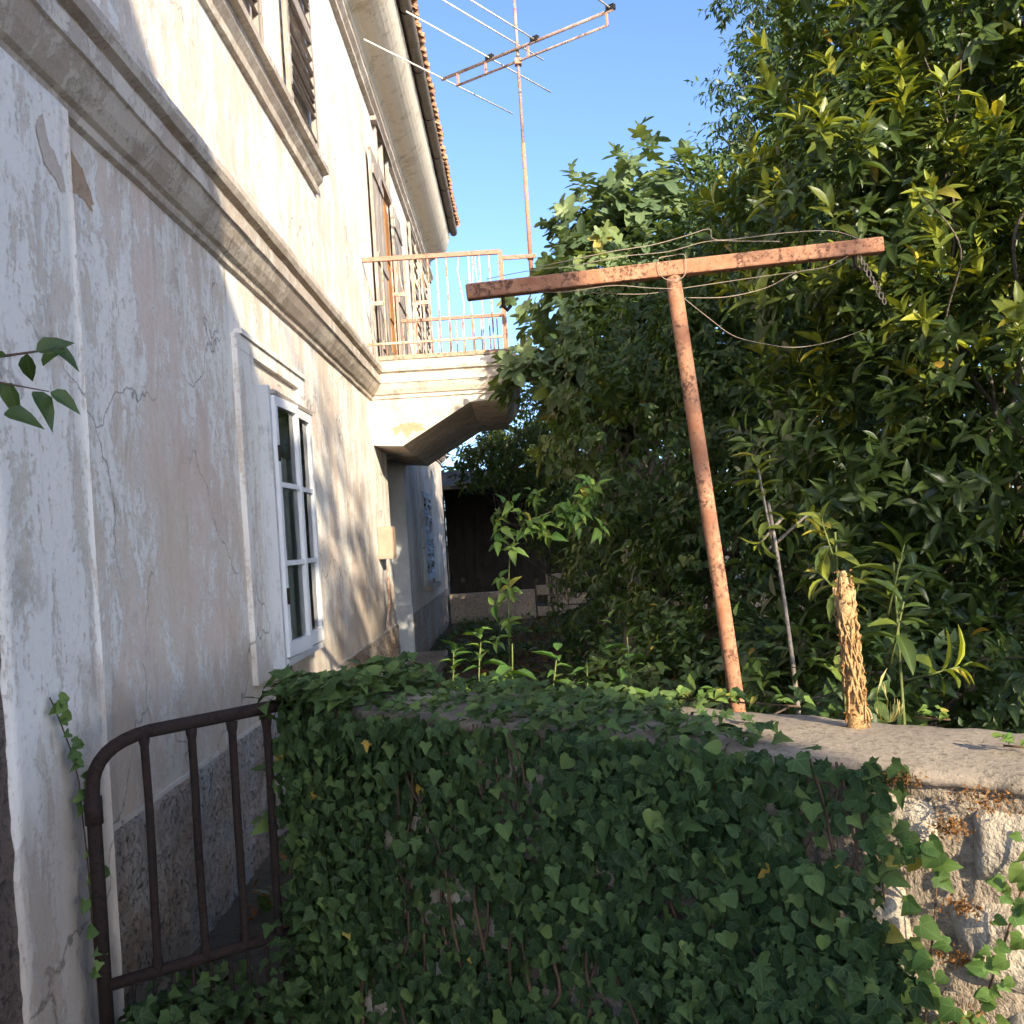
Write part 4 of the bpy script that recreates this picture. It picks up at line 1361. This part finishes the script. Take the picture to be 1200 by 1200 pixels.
leafy('climber_covered_shrub', 'broad shrub draped with small leaved climbers between fig and laurel', 'shrub', (1.5, 8.6, 0),
      [(1.15, 8.2, 2.35, 0.78, 0.7, 1.1), (1.95, 7.8, 2.6, 0.8, 0.8, 1.2), (1.55, 7.4, 1.0, 0.8, 0.7, 0.8), (2.3, 8.6, 3.7, 0.85, 0.8, 0.95), (0.85, 8.8, 1.35, 0.42, 0.5, 0.55), (1.6, 9.2, 3.3, 0.8, 0.7, 0.9), (2.9, 7.6, 1.6, 0.9, 0.8, 1.3)],
      56, 9, 0.2, 0.085, 'vine', T_OVA, 31, droop=0.7, newtip=0.08)
leafy('tall_tree', 'tall dark tree with drooping foliage rising out of the picture at top right', 'tree', (4.6, 13.6, 0),
      [(4.55, 13.6, 8.6, 1.35, 1.3, 2.2), (3.9, 13.2, 6.7, 1.0, 1.0, 1.3), (5.4, 13.2, 6.4, 1.5, 1.3, 1.7), (3.7, 13.2, 5.0, 1.0, 1.0, 1.1), (3.0, 13.2, 5.45, 0.75, 0.8, 0.95), (6.4, 13.5, 8.8, 1.6, 1.5, 2.0), (5.0, 13.2, 4.4, 1.4, 1.2, 1.2), (7.2, 13.2, 5.5, 1.5, 1.3, 2.2)],
      32, 10, 0.3, 0.14, 'tall', T_DIA, 41, r0=0.16, dirs=(0, 0, -0.35), droop=0.8, newtip=0.1)
leafy('evergreen_shrub', 'dense evergreen shrub at the back of the yard behind the fig', 'shrub', (1.2, 15.0, 0),
      [(0.95, 14.6, 2.6, 0.8, 0.8, 1.2), (2.1, 14.8, 2.2, 1.0, 0.9, 1.8), (3.3, 14.8, 2.2, 1.1, 0.9, 2.0), (0.55, 14.4, 3.1, 0.5, 0.6, 0.7), (1.6, 14.8, 3.9, 0.8, 0.8, 1.0), (4.4, 14.5, 2.0, 1.1, 1.0, 2.0), (2.5, 17.0, 3.2, 1.3, 1.0, 1.7), (1.35, 16.2, 1.5, 0.65, 0.6, 1.3), (1.75, 19.0, 2.9, 0.85, 0.7, 1.0)],
      24, 9, 0.25, 0.12, 'vine', T_DIA, 51, droop=0.5)
leafy('overhanging_vine', 'leafy vine hanging down beside the underside of the balcony', 'vine', (0.5, 14.2, 0),
      [(0.30, 14.0, 2.55, 0.45, 0.5, 0.42), (-0.15, 14.2, 2.62, 0.42, 0.5, 0.30), (-0.5, 14.8, 2.60, 0.32, 0.5, 0.25), (0.62, 13.6, 1.9, 0.45, 0.5, 0.75), (0.25, 16.5, 2.9, 0.9, 0.6, 0.4), (0.75, 12.0, 0.6, 0.4, 0.5, 0.6)],
      60, 8, 0.2, 0.085, 'vine', T_OVA, 61, r0=0.02, droop=0.9, dirs=(0, -0.2, -0.2))
leafy('undergrowth_shrub', 'low leafy bush in the shade behind the leaning post', 'shrub', (1.3, 6.0, 0),
      [(1.25, 6.2, 0.55, 0.65, 0.5, 0.5), (0.8, 6.8, 0.5, 0.45, 0.5, 0.42), (1.9, 6.2, 0.5, 0.6, 0.5, 0.5), (1.0, 3.75, 0.72, 0.42, 0.16, 0.33), (1.6, 3.9, 0.72, 0.4, 0.3, 0.4), (2.1, 3.3, 0.8, 0.5, 0.4, 0.4)],
      60, 9, 0.18, 0.08, 'vine', T_OVA, 71, r0=0.02, droop=0.5, dirs=(0, -0.1, 0.5))

leafy('hedge_tree', 'dense dark tree filling the gap behind the laurel at right', 'tree', (3.8, 9.8, 0),
      [(3.3, 10.3, 2.0, 1.1, 0.9, 2.0), (4.6, 9.6, 3.0, 1.4, 0.9, 2.8), (2.7, 10.8, 3.2, 0.9, 0.8, 1.3), (6.2, 9.2, 3.2, 1.5, 1.0, 3.2), (4.0, 8.0, 1.0, 1.3, 0.8, 1.1), (5.6, 7.0, 1.6, 1.3, 1.0, 1.7), (3.2, 7.2, 0.7, 0.9, 0.6, 0.75)],
      40, 9, 0.25, 0.14, 'tall', T_DIA, 55, r0=0.09, droop=0.5)
leafy('far_tree', 'dark tree crowns showing beyond the shed roof', 'tree', (0.6, 25.5, 0),
      [(-1.2, 25.5, 3.2, 1.3, 1.2, 2.2), (0.6, 25.5, 3.4, 1.6, 1.2, 2.4), (2.8, 25.5, 3.6, 1.7, 1.2, 2.8), (5.2, 25, 4.2, 2.0, 1.4, 3.4), (8.2, 24, 4.2, 2.2, 1.6, 3.6)],
      12, 9, 0.4, 0.2, 'tall', T_DIA, 57, r0=0.16, droop=0.4)
# --- tree and added unseen house behind the viewer, which throw the shade
leafy('shade_tree', 'broad leafy tree standing behind the viewpoint', 'tree', (8.2, -6.5, 0),
      [(6.4, -6.2, 6.2, 1.0, 1.2, 1.0), (8.2, -6.4, 5.5, 1.5, 1.4, 1.0), (7.6, -6.6, 4.6, 1.4, 1.2, 0.9), (9.8, -6.4, 5.2, 1.5, 1.4, 1.2), (5.75, -6.3, 7.6, 0.75, 0.8, 0.8), (6.5, -6.5, 7.3, 0.7, 1.0, 0.6), (9.6, -6.4, 3.8, 1.6, 1.3, 0.9), (11.6, -6.4, 4.8, 1.6, 1.4, 1.5)],
      8.5, 9, 0.35, 0.17, 'tall', T_OVA, 81, r0=0.16, dirs=(0, 0, 0.1), droop=0.3)


def shade_caster():
    t = thing('shade_house', 'narrow rendered gabled house added unseen behind the viewpoint to throw shade', 'house', (3, -8, 0))
    apex, xa = 8.3, 2.35
    MB().prism_xz([(1.7, -0.1), (4.62, -0.1), (4.62, 6.75), (xa, apex), (1.7, 7.8)], -12, -6).build('wall', M['shade_caster'], t)  # gable shaped to cast the shadow edge, width trimmed to let sky light past
    MB().prism_xz([(5.0, 6.60), (5.0, 6.76), (xa, apex + 0.24), (xa, apex + 0.06)], -12.3, -5.8).build('roof', M['tile'], t)
    MB().prism_xz([(1.45, 7.62), (1.45, 7.8), (xa - 0.002, apex + 0.24), (xa - 0.002, apex + 0.06)], -12.3, -5.8).build('roof', M['tile'], t)
    MB().box(4.622, 4.84, -8.0, -6.002, 5.4, 6.55).build('shade_block', M['shade_caster'], t)  # unseen block added to shade the left end of the crossbar
    for (x0, z0) in ((2.4, 3.2), (2.4, 5.4)):
        f = MB().box(x0, x0 + 1.0, -5.998, -5.95, z0, z0 + 1.4).build('window', M['sashpaint'], t)
        MB().box(x0 + 0.1, x0 + 0.9, -5.949, -5.945, z0 + 0.1, z0 + 1.3).build('pane', M['glass'], f)
    d = MB().box(2.3, 3.3, -5.998, -5.94, 0, 2.1).build('door', M['browndoor'], t)
    MB().tube([(2.42, -5.92, 1.0), (2.42, -5.90, 1.12)], 0.012, 6).build('handle', M['alu'], d)


shade_caster()

# --- ivy over the garden wall
rng = np.random.default_rng(77)
ivy = thing('wall_ivy', 'thick curtain of dark green ivy hanging over the garden wall', 'ivy', tuple(wp(-0.8, 0.05, 0)))
wd, wn = np.array(WD), np.array(WN)
w0 = np.array(W0)


def ivy_face(n, t0, t1, z0, z1, dens, off=(0.03, 0.10), size=(0.045, 0.085), sd=1):
    t = rng.uniform(t0, t1, n * 2)
    z = rng.uniform(z0, z1, n * 2)
    keep = dens(t, z) > rng.uniform(0, 1, n * 2)
    t, z = t[keep][:n], z[keep][:n]
    k = len(t)
    o = rng.uniform(off[0], off[1], k)
    bulge = np.array([0.05 * noise.noise((a * 3.2, b * 3.2, 1.0)) for a, b in zip(t, z)])
    P = w0 + t[:, None] * wd + (o + bulge + 0.03)[:, None] * wn + np.stack([0 * z, 0 * z, z], 1)
    an = rng.normal(0, 0.75, k)
    up = np.array([0, 0, 1.0])
    T = -np.cos(an)[:, None] * up + np.sin(an)[:, None] * wd + rng.uniform(0.05, 0.55, k)[:, None] * wn
    N = wn * 0.8 + up * rng.uniform(0.1, 0.9, k)[:, None] + wd * rng.normal(0, 0.5, k)[:, None]
    S = size[0] + (size[1] - size[0]) * rng.beta(1.3, 2.2, k) * 1.25
    c = rng.beta(0.9, 1.9, k) * 0.84
    c = np.where(rng.uniform(0, 1, k) < 0.005, 1.0, c)
    return P, T, N, S, c


def hole(t, z, ct, cz, rt, rz):
    return np.clip((((t - ct) / rt) ** 2 + ((z - cz) / rz) ** 2) ** 0.5 - 0.6, 0, 1) ** 1.5


def dens_main(t, z):
    d = np.clip((0.075 + 0.03 * np.sin(z * 13) + 0.02 * np.sin(z * 31) - t) / 0.07, 0, 1)
    h = hole(t, z, -0.93, 0.90, 0.10, 0.09) * hole(t, z, -0.06, 0.94, 0.10, 0.06) * hole(t, z, -1.15, 0.52, 0.16, 0.07) * hole(t, z, -0.5, 0.72, 0.12, 0.05)
    h = h * hole(t, z, -0.75, 0.42, 0.2, 0.07)
    cl = np.array([0.62 + 0.9 * noise.noise((a * 2.6, b * 2.6, 9.0)) for a, b in zip(t, z)])
    return d * np.clip(h, 0.06, 1) * np.clip(cl, 0.3, 1)


under = ivy_face(5200, -1.95, 0.15, 0.02, 1.04, lambda t, z: np.maximum(dens_main(t, z), 0.42 * (t < 0.03)), (0.0, 0.03), (0.026, 0.048))
front = ivy_face(4300, -1.95, 0.15, 0.05, 1.06, dens_main, (0.02, 0.07), (0.026, 0.052))


def ivy_top(n, t0, t1, n0, n1, dens, h=(0.0, 0.05), size=(0.035, 0.07)):
    t = rng.uniform(t0, t1, n)
    o = rng.uniform(n0, n1, n)
    keep = dens(t, o) > rng.uniform(0, 1, n)
    t, o = t[keep], o[keep]
    k = len(t)
    z = WTOP + rng.uniform(h[0], h[1], k) + 0.03 * np.array([noise.noise((a * 4, b * 4, 3)) for a, b in zip(t, o)])
    P = w0 + t[:, None] * wd + o[:, None] * wn + np.stack([0 * z, 0 * z, z], 1)
    az = rng.uniform(0, 6.28, k)
    T = np.stack([np.cos(az), np.sin(az), rng.normal(0.0, 0.25, k)], 1) + wn * 0.35
    N = np.array([0, 0, 1.0]) + rng.normal(0, 0.35, (k, 3)) + wn * 0.3
    S = rng.uniform(size[0], size[1], k)
    return P, T, N, S, rng.beta(2.2, 1.7, k) * 0.86


def dens_top(t, o):
    d = np.clip((-0.10 + 1.4 * o - t) / 0.18, 0, 1)
    c = np.array([0.72 + 0.9 * noise.noise((a * 3.1, b * 3.1, 4.0)) for a, b in zip(t, o)])
    bare = hole(t, o, -1.75, -0.22, 0.28, 0.10)
    return d * np.clip(c, 0.1, 1) * bare


topl = ivy_top(2300, -1.95, 0.1, -0.46, 0.06, dens_top, (0.0, 0.05), (0.022, 0.048))
tuft = ivy_top(420, -1.97, -1.62, -0.40, 0.10, lambda t, o: np.ones_like(t), (0.0, 0.10), (0.032, 0.062))
LI = cat(front, topl, tuft)
LI_all = cat(LI, under)
bigi, rest = split_big(LI, 300)
# spread the singly built leaves over the whole near face
px, py = to_px(LI[0])
vis = (px > 300) & (px < 1100) & (py > 780) & (py < 1200)
cand = np.where(vis)[0]
off = (LI[0] - w0) @ wn
order = cand[np.argsort(-(off[cand] + 0.6 * LI[3][cand]))][:300]
mask = np.ones(len(LI[0]), bool)
mask[order] = False
leaf_parts('leaf', pick(LI, order), [T_IVY, T_IVY2, T_IVY3], M['ivy'], ivy)
rest = cat(pick(LI, np.where(mask)[0]), under)
h = rng.integers(0, 3, len(rest[0]))
for q, tp in enumerate((T_IVY, T_IVY2, T_IVY3)):
    stuff('foliage', pick(rest, np.where(h == q)[0]), tp, M['ivy'], ivy)
for i in range(26):
    t = rng.uniform(-1.9, 0.02)
    pts = []
    for z in np.linspace(0.0, 1.05, 12):
        t = min(t + rng.normal(0, 0.028), 0.0)
        pts.append(wp(t, 0.045 + rng.uniform(0, 0.012), z))
    MB().tube(smooth(pts, 4), [0.0065 - 0.0001 * k for k in range(34)], 5).build('stem', M['ivystem'], ivy, True)


def ivy_trail(pts3, n, size, label, name='ivy_trail', mat='ivy_pale', nrm=None, group=None, jitter=0.012, tint=(0.3, 0.85), cat_='ivy'):
    """a single climbing shoot: stem and separate leaves"""
    p = [Vector(q) for q in pts3]
    t = thing(name, label, cat_, tuple(p[0]), group)
    MB().tube(p, 0.0025, 5).build('stem', M['ivystem'], t, True)
    nrm = np.array(nrm if nrm is not None else WN)
    A = np.array([tuple(q) for q in p])
    s = np.sort(rng.uniform(0, len(p) - 1.001, n))
    i = s.astype(int)
    f = (s - i)[:, None]
    P = A[i] * (1 - f) + A[i + 1] * f
    side = unit(np.cross(np.array([0, 0, 1.0]), nrm))
    P = P + nrm * rng.uniform(0.006, 0.03, (n, 1)) + side * rng.normal(0, jitter, (n, 1))
    an = rng.choice([-1, 1], n) * rng.uniform(0.5, 1.7, n)
    T = -np.cos(an)[:, None] * np.array([0, 0, 1.0]) + np.sin(an)[:, None] * side + nrm * rng.uniform(0.1, 0.5, (n, 1))
    N = nrm + np.array([0, 0, 0.4]) + rng.normal(0, 0.3, (n, 3))
    L = (P, T, N, rng.uniform(size[0], size[1], n), rng.uniform(tint[0], tint[1], n))
    leaf_parts('leaf', L, [T_IVY3, T_IVY], M[mat], t)
    return t


ivy_trail([wp(0.115 + 0.02 * math.sin(z * 9), 0.045, z) for z in np.linspace(0.93, 0.50, 7)], 26, (0.034, 0.055), 'round leaved ivy shoot on the sunlit stones beside the shadow edge', jitter=0.03)
ivy_trail([wp(0.33 - 0.14 * (0.97 - z) / 0.4, 0.045, z) for z in np.linspace(0.97, 0.40, 9)], 46, (0.022, 0.042), 'slanting ivy shoot at the right edge of the sunlit wall', jitter=0.02)
ivy_trail([wp(0.03, 0.05, z) for z in np.linspace(1.05, 0.78, 5)], 30, (0.03, 0.05), 'ivy shoot at the upper right end of the ivy curtain', mat='ivy', jitter=0.035)
# sunlit seedlings of ivy behind the coping
ivy_trail([wp(t, -0.42, 1.065) for t in np.linspace(-0.74, -0.36, 6)], 40, (0.022, 0.038), 'bright ivy at the foot of the leaning post on the coping', nrm=(0, -0.3, 1), jitter=0.03, tint=(0.6, 0.86))
ivy_trail([wp(t, -0.385, 1.065) for t in np.linspace(-0.05, 0.03, 3)], 12, (0.018, 0.028), 'tiny bright ivy sprig on the coping right of the stump', nrm=(0, -0.3, 1), jitter=0.012, tint=(0.6, 0.86))
ivy_trail([wp(t, -0.16, 1.065) for t in np.linspace(0.21, 0.26, 3)], 8, (0.015, 0.025), 'tiny bright ivy sprig on the coping at the right edge', nrm=(0, -0.3, 1), jitter=0.012, tint=(0.5, 0.86))
# ivy on the house pilaster and at the gate foot
ivy_trail([(-1.375, 2.95, 1.17), (-1.37, 2.99, 1.10), (-1.365, 3.04, 1.0), (-1.36, 3.07, 0.9), (-1.355, 3.07, 0.78), (-1.34, 3.05, 0.66), (-1.33, 3.03, 0.5), (-1.32, 3.02, 0.3)], 34, (0.028, 0.05), 'thin ivy shoot climbing the white pilaster beside the gate', nrm=(1, -0.5, 0), mat='ivy', tint=(0.3, 0.75))
n = 900
P = np.stack([rng.uniform(-1.34, -0.62, n), np.zeros(n), np.zeros(n)], 1)
P[:, 1] = 3.0 + (P[:, 0] + 1.3) * 0.6 + rng.normal(-0.02, 0.14, n)
hh = 0.13 + 0.16 * np.abs(np.sin(P[:, 0] * 7)) * rng.uniform(0.3, 1, n) + np.where(P[:, 0] > -0.85, 0.3, 0) * rng.uniform(0, 1, n)
P[:, 2] = rng.uniform(0, 1, n) ** 0.6 * hh
az = rng.uniform(0, 6.28, n)
gi = (P, np.stack([np.cos(az), np.sin(az), rng.normal(-0.2, 0.3, n)], 1), np.array([0, -0.5, 0.8]) + rng.normal(0, 0.35, (n, 3)), rng.uniform(0.03, 0.06, n), rng.beta(1.2, 3, n) * 0.8)
gp_ = thing('gate_ivy', 'dark ivy and weeds growing through the foot of the iron gate', 'ivy', (-1.0, 3.1, 0))
stuff('foliage', gi, T_IVY, M['ivy'], gp_)
sprig = ivy_top(110, -2.03, -1.88, -0.25, 0.12, lambda t, o: np.ones_like(t), (-0.5, 0.08), (0.045, 0.085))
ivs = thing('ivy_spray', 'loose ivy spray reaching from the wall end over the gate stile', 'ivy', tuple(wp(-2.05, 0.05, 0.6)))
stuff('foliage', sprig, T_IVY2, M['ivy'], ivs)

# --- dry clusters on the sunlit stones
k = 0
for (t, z, r_, lab) in ((0.085, 1.03, 0.017, 'dry brown seed cluster on the pale block under the coping'), (0.24, 1.01, 0.028, 'wide dry brown tuft on the sunlit stones at the right edge'),
                   (0.17, 0.95, 0.018, 'dry brown tuft left of the wide tuft on the sunlit stones'), (0.185, 0.80, 0.017, 'small dry brown cluster in the middle of the sunlit wall'), (0.163, 0.70, 0.019, 'dark brown dried cluster low on the sunlit wall'), (0.165, 0.59, 0.024, 'lowest dried cluster on the sunlit wall near the bottom edge')):
    n = 170
    c = np.array(wp(t, 0.05, z))
    P = c + rng.normal(0, 1, (n, 1)) * wd * r_ + rng.normal(0, 0.5, (n, 1)) * np.array([0, 0, 1]) * r_ + np.abs(rng.normal(0, 0.4, (n, 1))) * wn * r_
    L = (P, rng.normal(0, 1, (n, 3)), rng.normal(0, 1, (n, 3)), rng.uniform(0.005, 0.011, n), rng.uniform(0, 0.8, n))
    tg = tag(stuff('dry_cluster', L, T_OVA, M['dry']), lab, 'dry plant', 'dried clusters on the wall')
    del tg['kind']

# --- dead stump wrapped in dried vine
def stump():
    b = wp(-0.15, -0.29, 1.05)
    t = thing('dead_stump', 'upright dead stem wrapped in dried straw coloured vines on the coping', 'stump', tuple(b))
    pts, rad = [], []
    for i in range(16):
        s = i / 15
        pts.append(b + Vector((-0.012 * s + 0.006 * noise.noise((s * 5, 0, 1)), 0, -0.02 + 0.39 * s)))
        rad.append((0.015 + 0.010 * (1 - s) ** 3 + 0.007 * math.exp(-((s - 0.8) / 0.12) ** 2)) * (1 + 0.25 * noise.noise((s * 9, 2, 0))))
    rad[-1] = 0.006
    rad[-2] = 0.014
    MB().tube(pts, rad, 12).build('core', M['straw'], t, True)
    rs = np.random.default_rng(6)
    for k in range(26):
        ph, tw = rs.uniform(0, 6.28), rs.choice([-1, 1]) * rs.uniform(0.5, 5)
        s0, s1 = rs.uniform(0, 0.3), rs.uniform(0.6, 1.0)
        q = []
        for s in np.linspace(s0, s1, 26):
            a = ph + tw * s
            rr = 0.020 + 0.013 * noise.noise((s * 14, k, 0)) + 0.009 * (1 - s) ** 3
            q.append(b + Vector((-0.012 * s + rr * math.cos(a), rr * math.sin(a), -0.01 + 0.37 * s + 0.012 * noise.noise((s * 16, k, 5)))))
        MB().tube(q, rs.uniform(0.0012, 0.0032), 5).build('dried_vine', M['straw'], t, True)
    n = 320
    s = rs.uniform(0, 1, n)
    a = rs.uniform(0, 6.28, n)
    rr = 0.019 + 0.009 * (1 - s) ** 3
    P = np.stack([b.x - 0.012 * s + rr * np.cos(a), b.y + rr * np.sin(a), b.z + 0.37 * s], 1)
    L = (P, rs.normal(0, 1, (n, 3)), rs.normal(0, 1, (n, 3)), rs.uniform(0.006, 0.015, n), rs.uniform(0.2, 0.75, n))
    stuff('dried_leaves', L, T_OVA, M['dry'], t)


stump()


def grass_tuft(b, n, h, label, mat='grass', spread=0.6, group=None):
    b = np.array(b)
    az = rng.uniform(0, 6.28, n)
    T = np.stack([spread * np.cos(az), spread * np.sin(az), np.ones(n)], 1) * rng.uniform(0.7, 1.2, (n, 1))
    P = b + np.stack([np.cos(az), np.sin(az), 0 * az], 1) * rng.uniform(0, 0.015, (n, 1))
    L = (P, T, np.stack([np.cos(az), np.sin(az), 0.3 + 0 * az], 1), rng.uniform(0.6, 1.1, n) * h, rng.uniform(0.2, 0.85, n))
    tv, tf = T_GRS
    o = stuff('grass_tuft', L, (tv, tf), M[mat])
    del o['kind']
    tag(o, label, 'grass', group)


grass_tuft(wp(-0.11, -0.38, 1.05), 22, 0.055, 'pale dry grass tuft on the coping just right of the stump', spread=0.9)
grass_tuft(wp(-0.13, -0.40, 1.05), 3, 0.14, 'single tall straw stalk beside the stump', spread=0.12)


# --- single plants
def shoot(name, label, base, tip, n, leaf, mat, tpl, newtip=0.0, a0=78, a1=20, droop=0.15, base_t=(0.1, 0.6), stem='greenstem', sr=0.005, whorls=None, cat_='plant', seed=1, group=None, bare=0.15):
    rg = np.random.default_rng(seed)
    t = thing(name, label, cat_, base, group)
    b, e = np.array(base, float), np.array(tip, float)
    mid = (b + e) / 2 + rg.normal(0, 0.02, 3)
    pts = arc(b, mid, e, 9)
    MB().tube(pts, [sr * (1.2 - 0.08 * i) for i in range(9)], 6).build('stem', M[stem], t, True)
    d = e - b
    Ls = []
    ws = whorls or [((b + d * bare), d * (1 - bare), n)]
    for (c0, dd, k) in ws:
        c0, dd = np.array(c0, float), np.array(dd, float)
        Ls.append(twigs(rg, c0[None], dd[None], k, np.linalg.norm(dd), leaf, a0, a1, droop, newtip, base_t))
        if whorls:
            MB().tube([tuple(c0 - unit(dd) * 0.08), tuple(c0 + dd * 0.9)], [sr * 0.7, sr * 0.4], 5).build('twig', M[stem], t, True)
    L = cat(*Ls)
    leaf_parts('leaf', L, [tpl], M[mat], t)
    return t


shoot('laurel_sapling', 'laurel sapling with a yellow green leaf head on a bare pale stem', (1.06, 4.0, 0.0), (0.985, 4.0, 1.62), 0, 0.11, 'laurel', T_LAU, 1.0, 100, 30, 0.3, (0.35, 0.7), 'palebark', 0.011,
      whorls=[((0.985, 4.0, 1.50), (-0.05, -0.06, 0.28), 22), ((1.03, 4.0, 1.48), (0.12, -0.03, 0.10), 11), ((0.98, 4.0, 1.5), (-0.06, 0, -0.06), 7)], seed=3)
shoot('laurel_sapling', 'leafy laurel shoot rising just left of the dead stump', (1.0, 3.2, 0.3), (0.99, 3.2, 1.50), 0, 0.105, 'laurel', T_LAU, 0.9, 90, 32, 0.25, (0.35, 0.7), 'greenstem', 0.006,
      whorls=[((0.98, 3.2, 1.42), (-0.05, -0.03, 0.16), 13), ((1.0, 3.2, 1.30), (-0.10, -0.04, 0.10), 9), ((1.02, 3.2, 1.25), (0.05, 0, 0.12), 8)], seed=4)
shoot('laurel_sapling', 'laurel shoot with long green leaves just right of the dead stump', (1.14, 3.1, 0.3), (1.13, 3.1, 1.40), 0, 0.125, 'laurel', T_LAU, 0.5, 80, 25, 0.25, (0.3, 0.6), 'greenstem', 0.006,
      whorls=[((1.12, 3.1, 1.30), (0.04, -0.03, 0.17), 10), ((1.10, 3.05, 1.16), (0.02, -0.05, 0.14), 11), ((1.2, 3.1, 1.05), (0.1, -0.05, 0.03), 10)], seed=5)
# creeper standing free in front of the dark shed
vp = [(-0.10, 6.0, 0.72), (-0.09, 6.0, 0.98), (-0.08, 6.0, 1.15), (-0.07, 6.0, 1.30), (-0.05, 6.0, 1.48), (0.04, 6.0, 1.62), (0.2, 6.05, 1.68), (0.42, 6.1, 1.66)]
cre = thing('creeper', 'free standing creeper with light green leaf whorls in front of the dark shed', 'plant', vp[0])
MB().tube(vp, 0.004, 6).build('stem', M['greenstem'], cre, True)
rg = np.random.default_rng(8)
Ls = []
for p in vp[1:]:
    for q in range(2):
        c = np.array(p) + rg.normal(0, 0.035, 3)
        Ls.append(twigs(rg, c[None], np.array([[rg.normal(0, 0.5), -0.4, rg.uniform(0.0, 0.7)]]), 6, 0.05, 0.095, 88, 55, 0.35, 0.5, (0.3, 0.8)))
for q in range(16):
    c = np.array([rg.uniform(-0.12, 0.5), 6.05, rg.uniform(1.52, 1.80)])
    Ls.append(twigs(rg, c[None], np.array([[rg.normal(0, 0.5), -0.4, rg.uniform(0.0, 0.7)]]), 6, 0.07, 0.10, 88, 50, 0.45, 0.3, (0.2, 0.8)))
leaf_parts('leaf', cat(*Ls), [T_OVA], M['fresh'], cre)
# weeds behind the wall
weeds = [((-0.34, 4.4, 0.5), (-0.30, 4.3, 1.08), 22, 0.12, 'ferny green weed behind the wall in front of the door step'), ((-0.10, 4.2, 0.5), (-0.05, 4.1, 1.12), 24, 0.14, 'broad leaved green weed below the creeper, behind the wall'),
         ((0.06, 4.1, 0.5), (0.12, 4.0, 1.06), 18, 0.12, 'green weed just right of the broad leaved weed'), ((-0.50, 4.2, 0.5), (-0.47, 4.1, 1.03), 16, 0.10, 'leftmost green weed behind the ivy'),
         ((0.36, 4.0, 0.5), (0.40, 4.0, 1.13), 9, 0.12, 'pale weed with few large leaves near the middle of the wall'), ((0.22, 4.2, 0.5), (0.25, 4.2, 1.03), 16, 0.09, 'small dark weed left of the pale weed'),
         ((-0.2, 4.5, 0.5), (-0.19, 4.45, 1.10), 22, 0.12, 'bushy green weed between the ferny and the broad leaved weeds')]
for i, (b, e, n, lf, lab) in enumerate(weeds):
    shoot('weed', lab, b, e, n, lf, 'fresh', T_OVA, 0.5 if i in (1, 4) else 0.1, 88, 40, 0.35, (0.2, 0.7), seed=20 + i, group='weeds behind the wall', bare=0.35)
# twig reaching in from the left, close to the camera
tw = thing('leafy_twig', 'dark leafy twig reaching in at the left edge in front of the wall', 'twig', (-1.15, 1.75, 1.82))
MB().tube([(-1.15, 1.75, 1.91), (-0.95, 1.75, 1.905), (-0.82, 1.75, 1.915), (-0.755, 1.75, 1.92)], [0.004, 0.003, 0.0022, 0.001], 6).build('stem', M['ivystem'], tw, True)
MB().tube([(-0.98, 1.75, 1.905), (-0.86, 1.74, 1.865), (-0.78, 1.74, 1.845)], [0.003, 0.002, 0.001], 6).build('stem', M['ivystem'], tw, True)
A = [(-0.80, 1.845, 0.75, 0.35, .062), (-0.775, 1.85, 0.9, -0.45, .055), (-0.815, 1.843, -0.2, -1, .055), (-0.85, 1.842, -0.9, -0.1, .05), (-0.79, 1.82, 0.7, 0.6, .045),
     (-0.81, 1.778, 0.75, -0.9, .07), (-0.78, 1.775, 0.9, -0.5, .055), (-0.85, 1.795, 0.1, -1, .06), (-0.87, 1.80, -0.6, 0.4, .05), (-0.86, 1.745, 0.95, -0.2, .065), (-0.88, 1.77, 0.5, 0.9, .05), (-0.9, 1.83, -0.3, -0.9, .06), (-0.93, 1.80, 0.3, -0.9, .06), (-0.93, 1.85, 0.2, 1, .05)]
A = np.array(A)
k = len(A)
L = (np.stack([A[:, 0], np.full(k, 1.745), A[:, 1] + 0.07], 1), np.stack([A[:, 2], rng.normal(0, 0.25, k), A[:, 3]], 1), np.array([0.1, -0.7, 0.7]) + rng.normal(0, 0.3, (k, 3)), A[:, 4], rng.uniform(0.1, 0.5, k))
leaf_parts('leaf', L, [T_OVA], M['vine'], tw)
# leaf litter on the yard floor
n = 5000
P = np.stack([rng.uniform(-1.3, 3, n), rng.uniform(4, 19.2, n), np.zeros(n)], 1)
P[:, 2] = -0.01 + 0.05 * rng.uniform(0, 1, n)
L = (P, rng.normal(0, 1, (n, 3)) * np.array([1, 1, 0.25]), np.array([0, 0, 1.0]) + rng.normal(0, 0.3, (n, 3)), rng.uniform(0.04, 0.1, n), rng.uniform(0, 0.5, n))
o = stuff('leaf_litter', L, T_OVA, M['dry'])
tag(o, 'brown fallen leaves strewn over the yard floor', 'leaf litter')

# low weeds and grass over the yard floor
n = 9000
P = np.stack([rng.uniform(-1.2, 3, n), rng.uniform(4, 18.8, n), np.zeros(n)], 1)
keep = np.array([noise.noise((a * 0.9, b * 0.7, 2.0)) for a, b in P[:, :2]]) > -0.05 - 0.25 * (P[:, 0] > 0.4)
P = P[keep]
n = len(P)
P[:, 2] = rng.uniform(0, 0.09, n)
az = rng.uniform(0, 6.28, n)
L = (P, np.stack([np.cos(az), np.sin(az), rng.uniform(0.1, 1.2, n)], 1), np.array([0, -0.2, 1.0]) + rng.normal(0, 0.4, (n, 3)), rng.uniform(0.05, 0.13, n), rng.uniform(0, 0.7, n))
o = stuff('ground_cover', L, T_OVA, M['vine'])
tag(o, 'low green weeds covering the shaded yard floor', 'weeds')
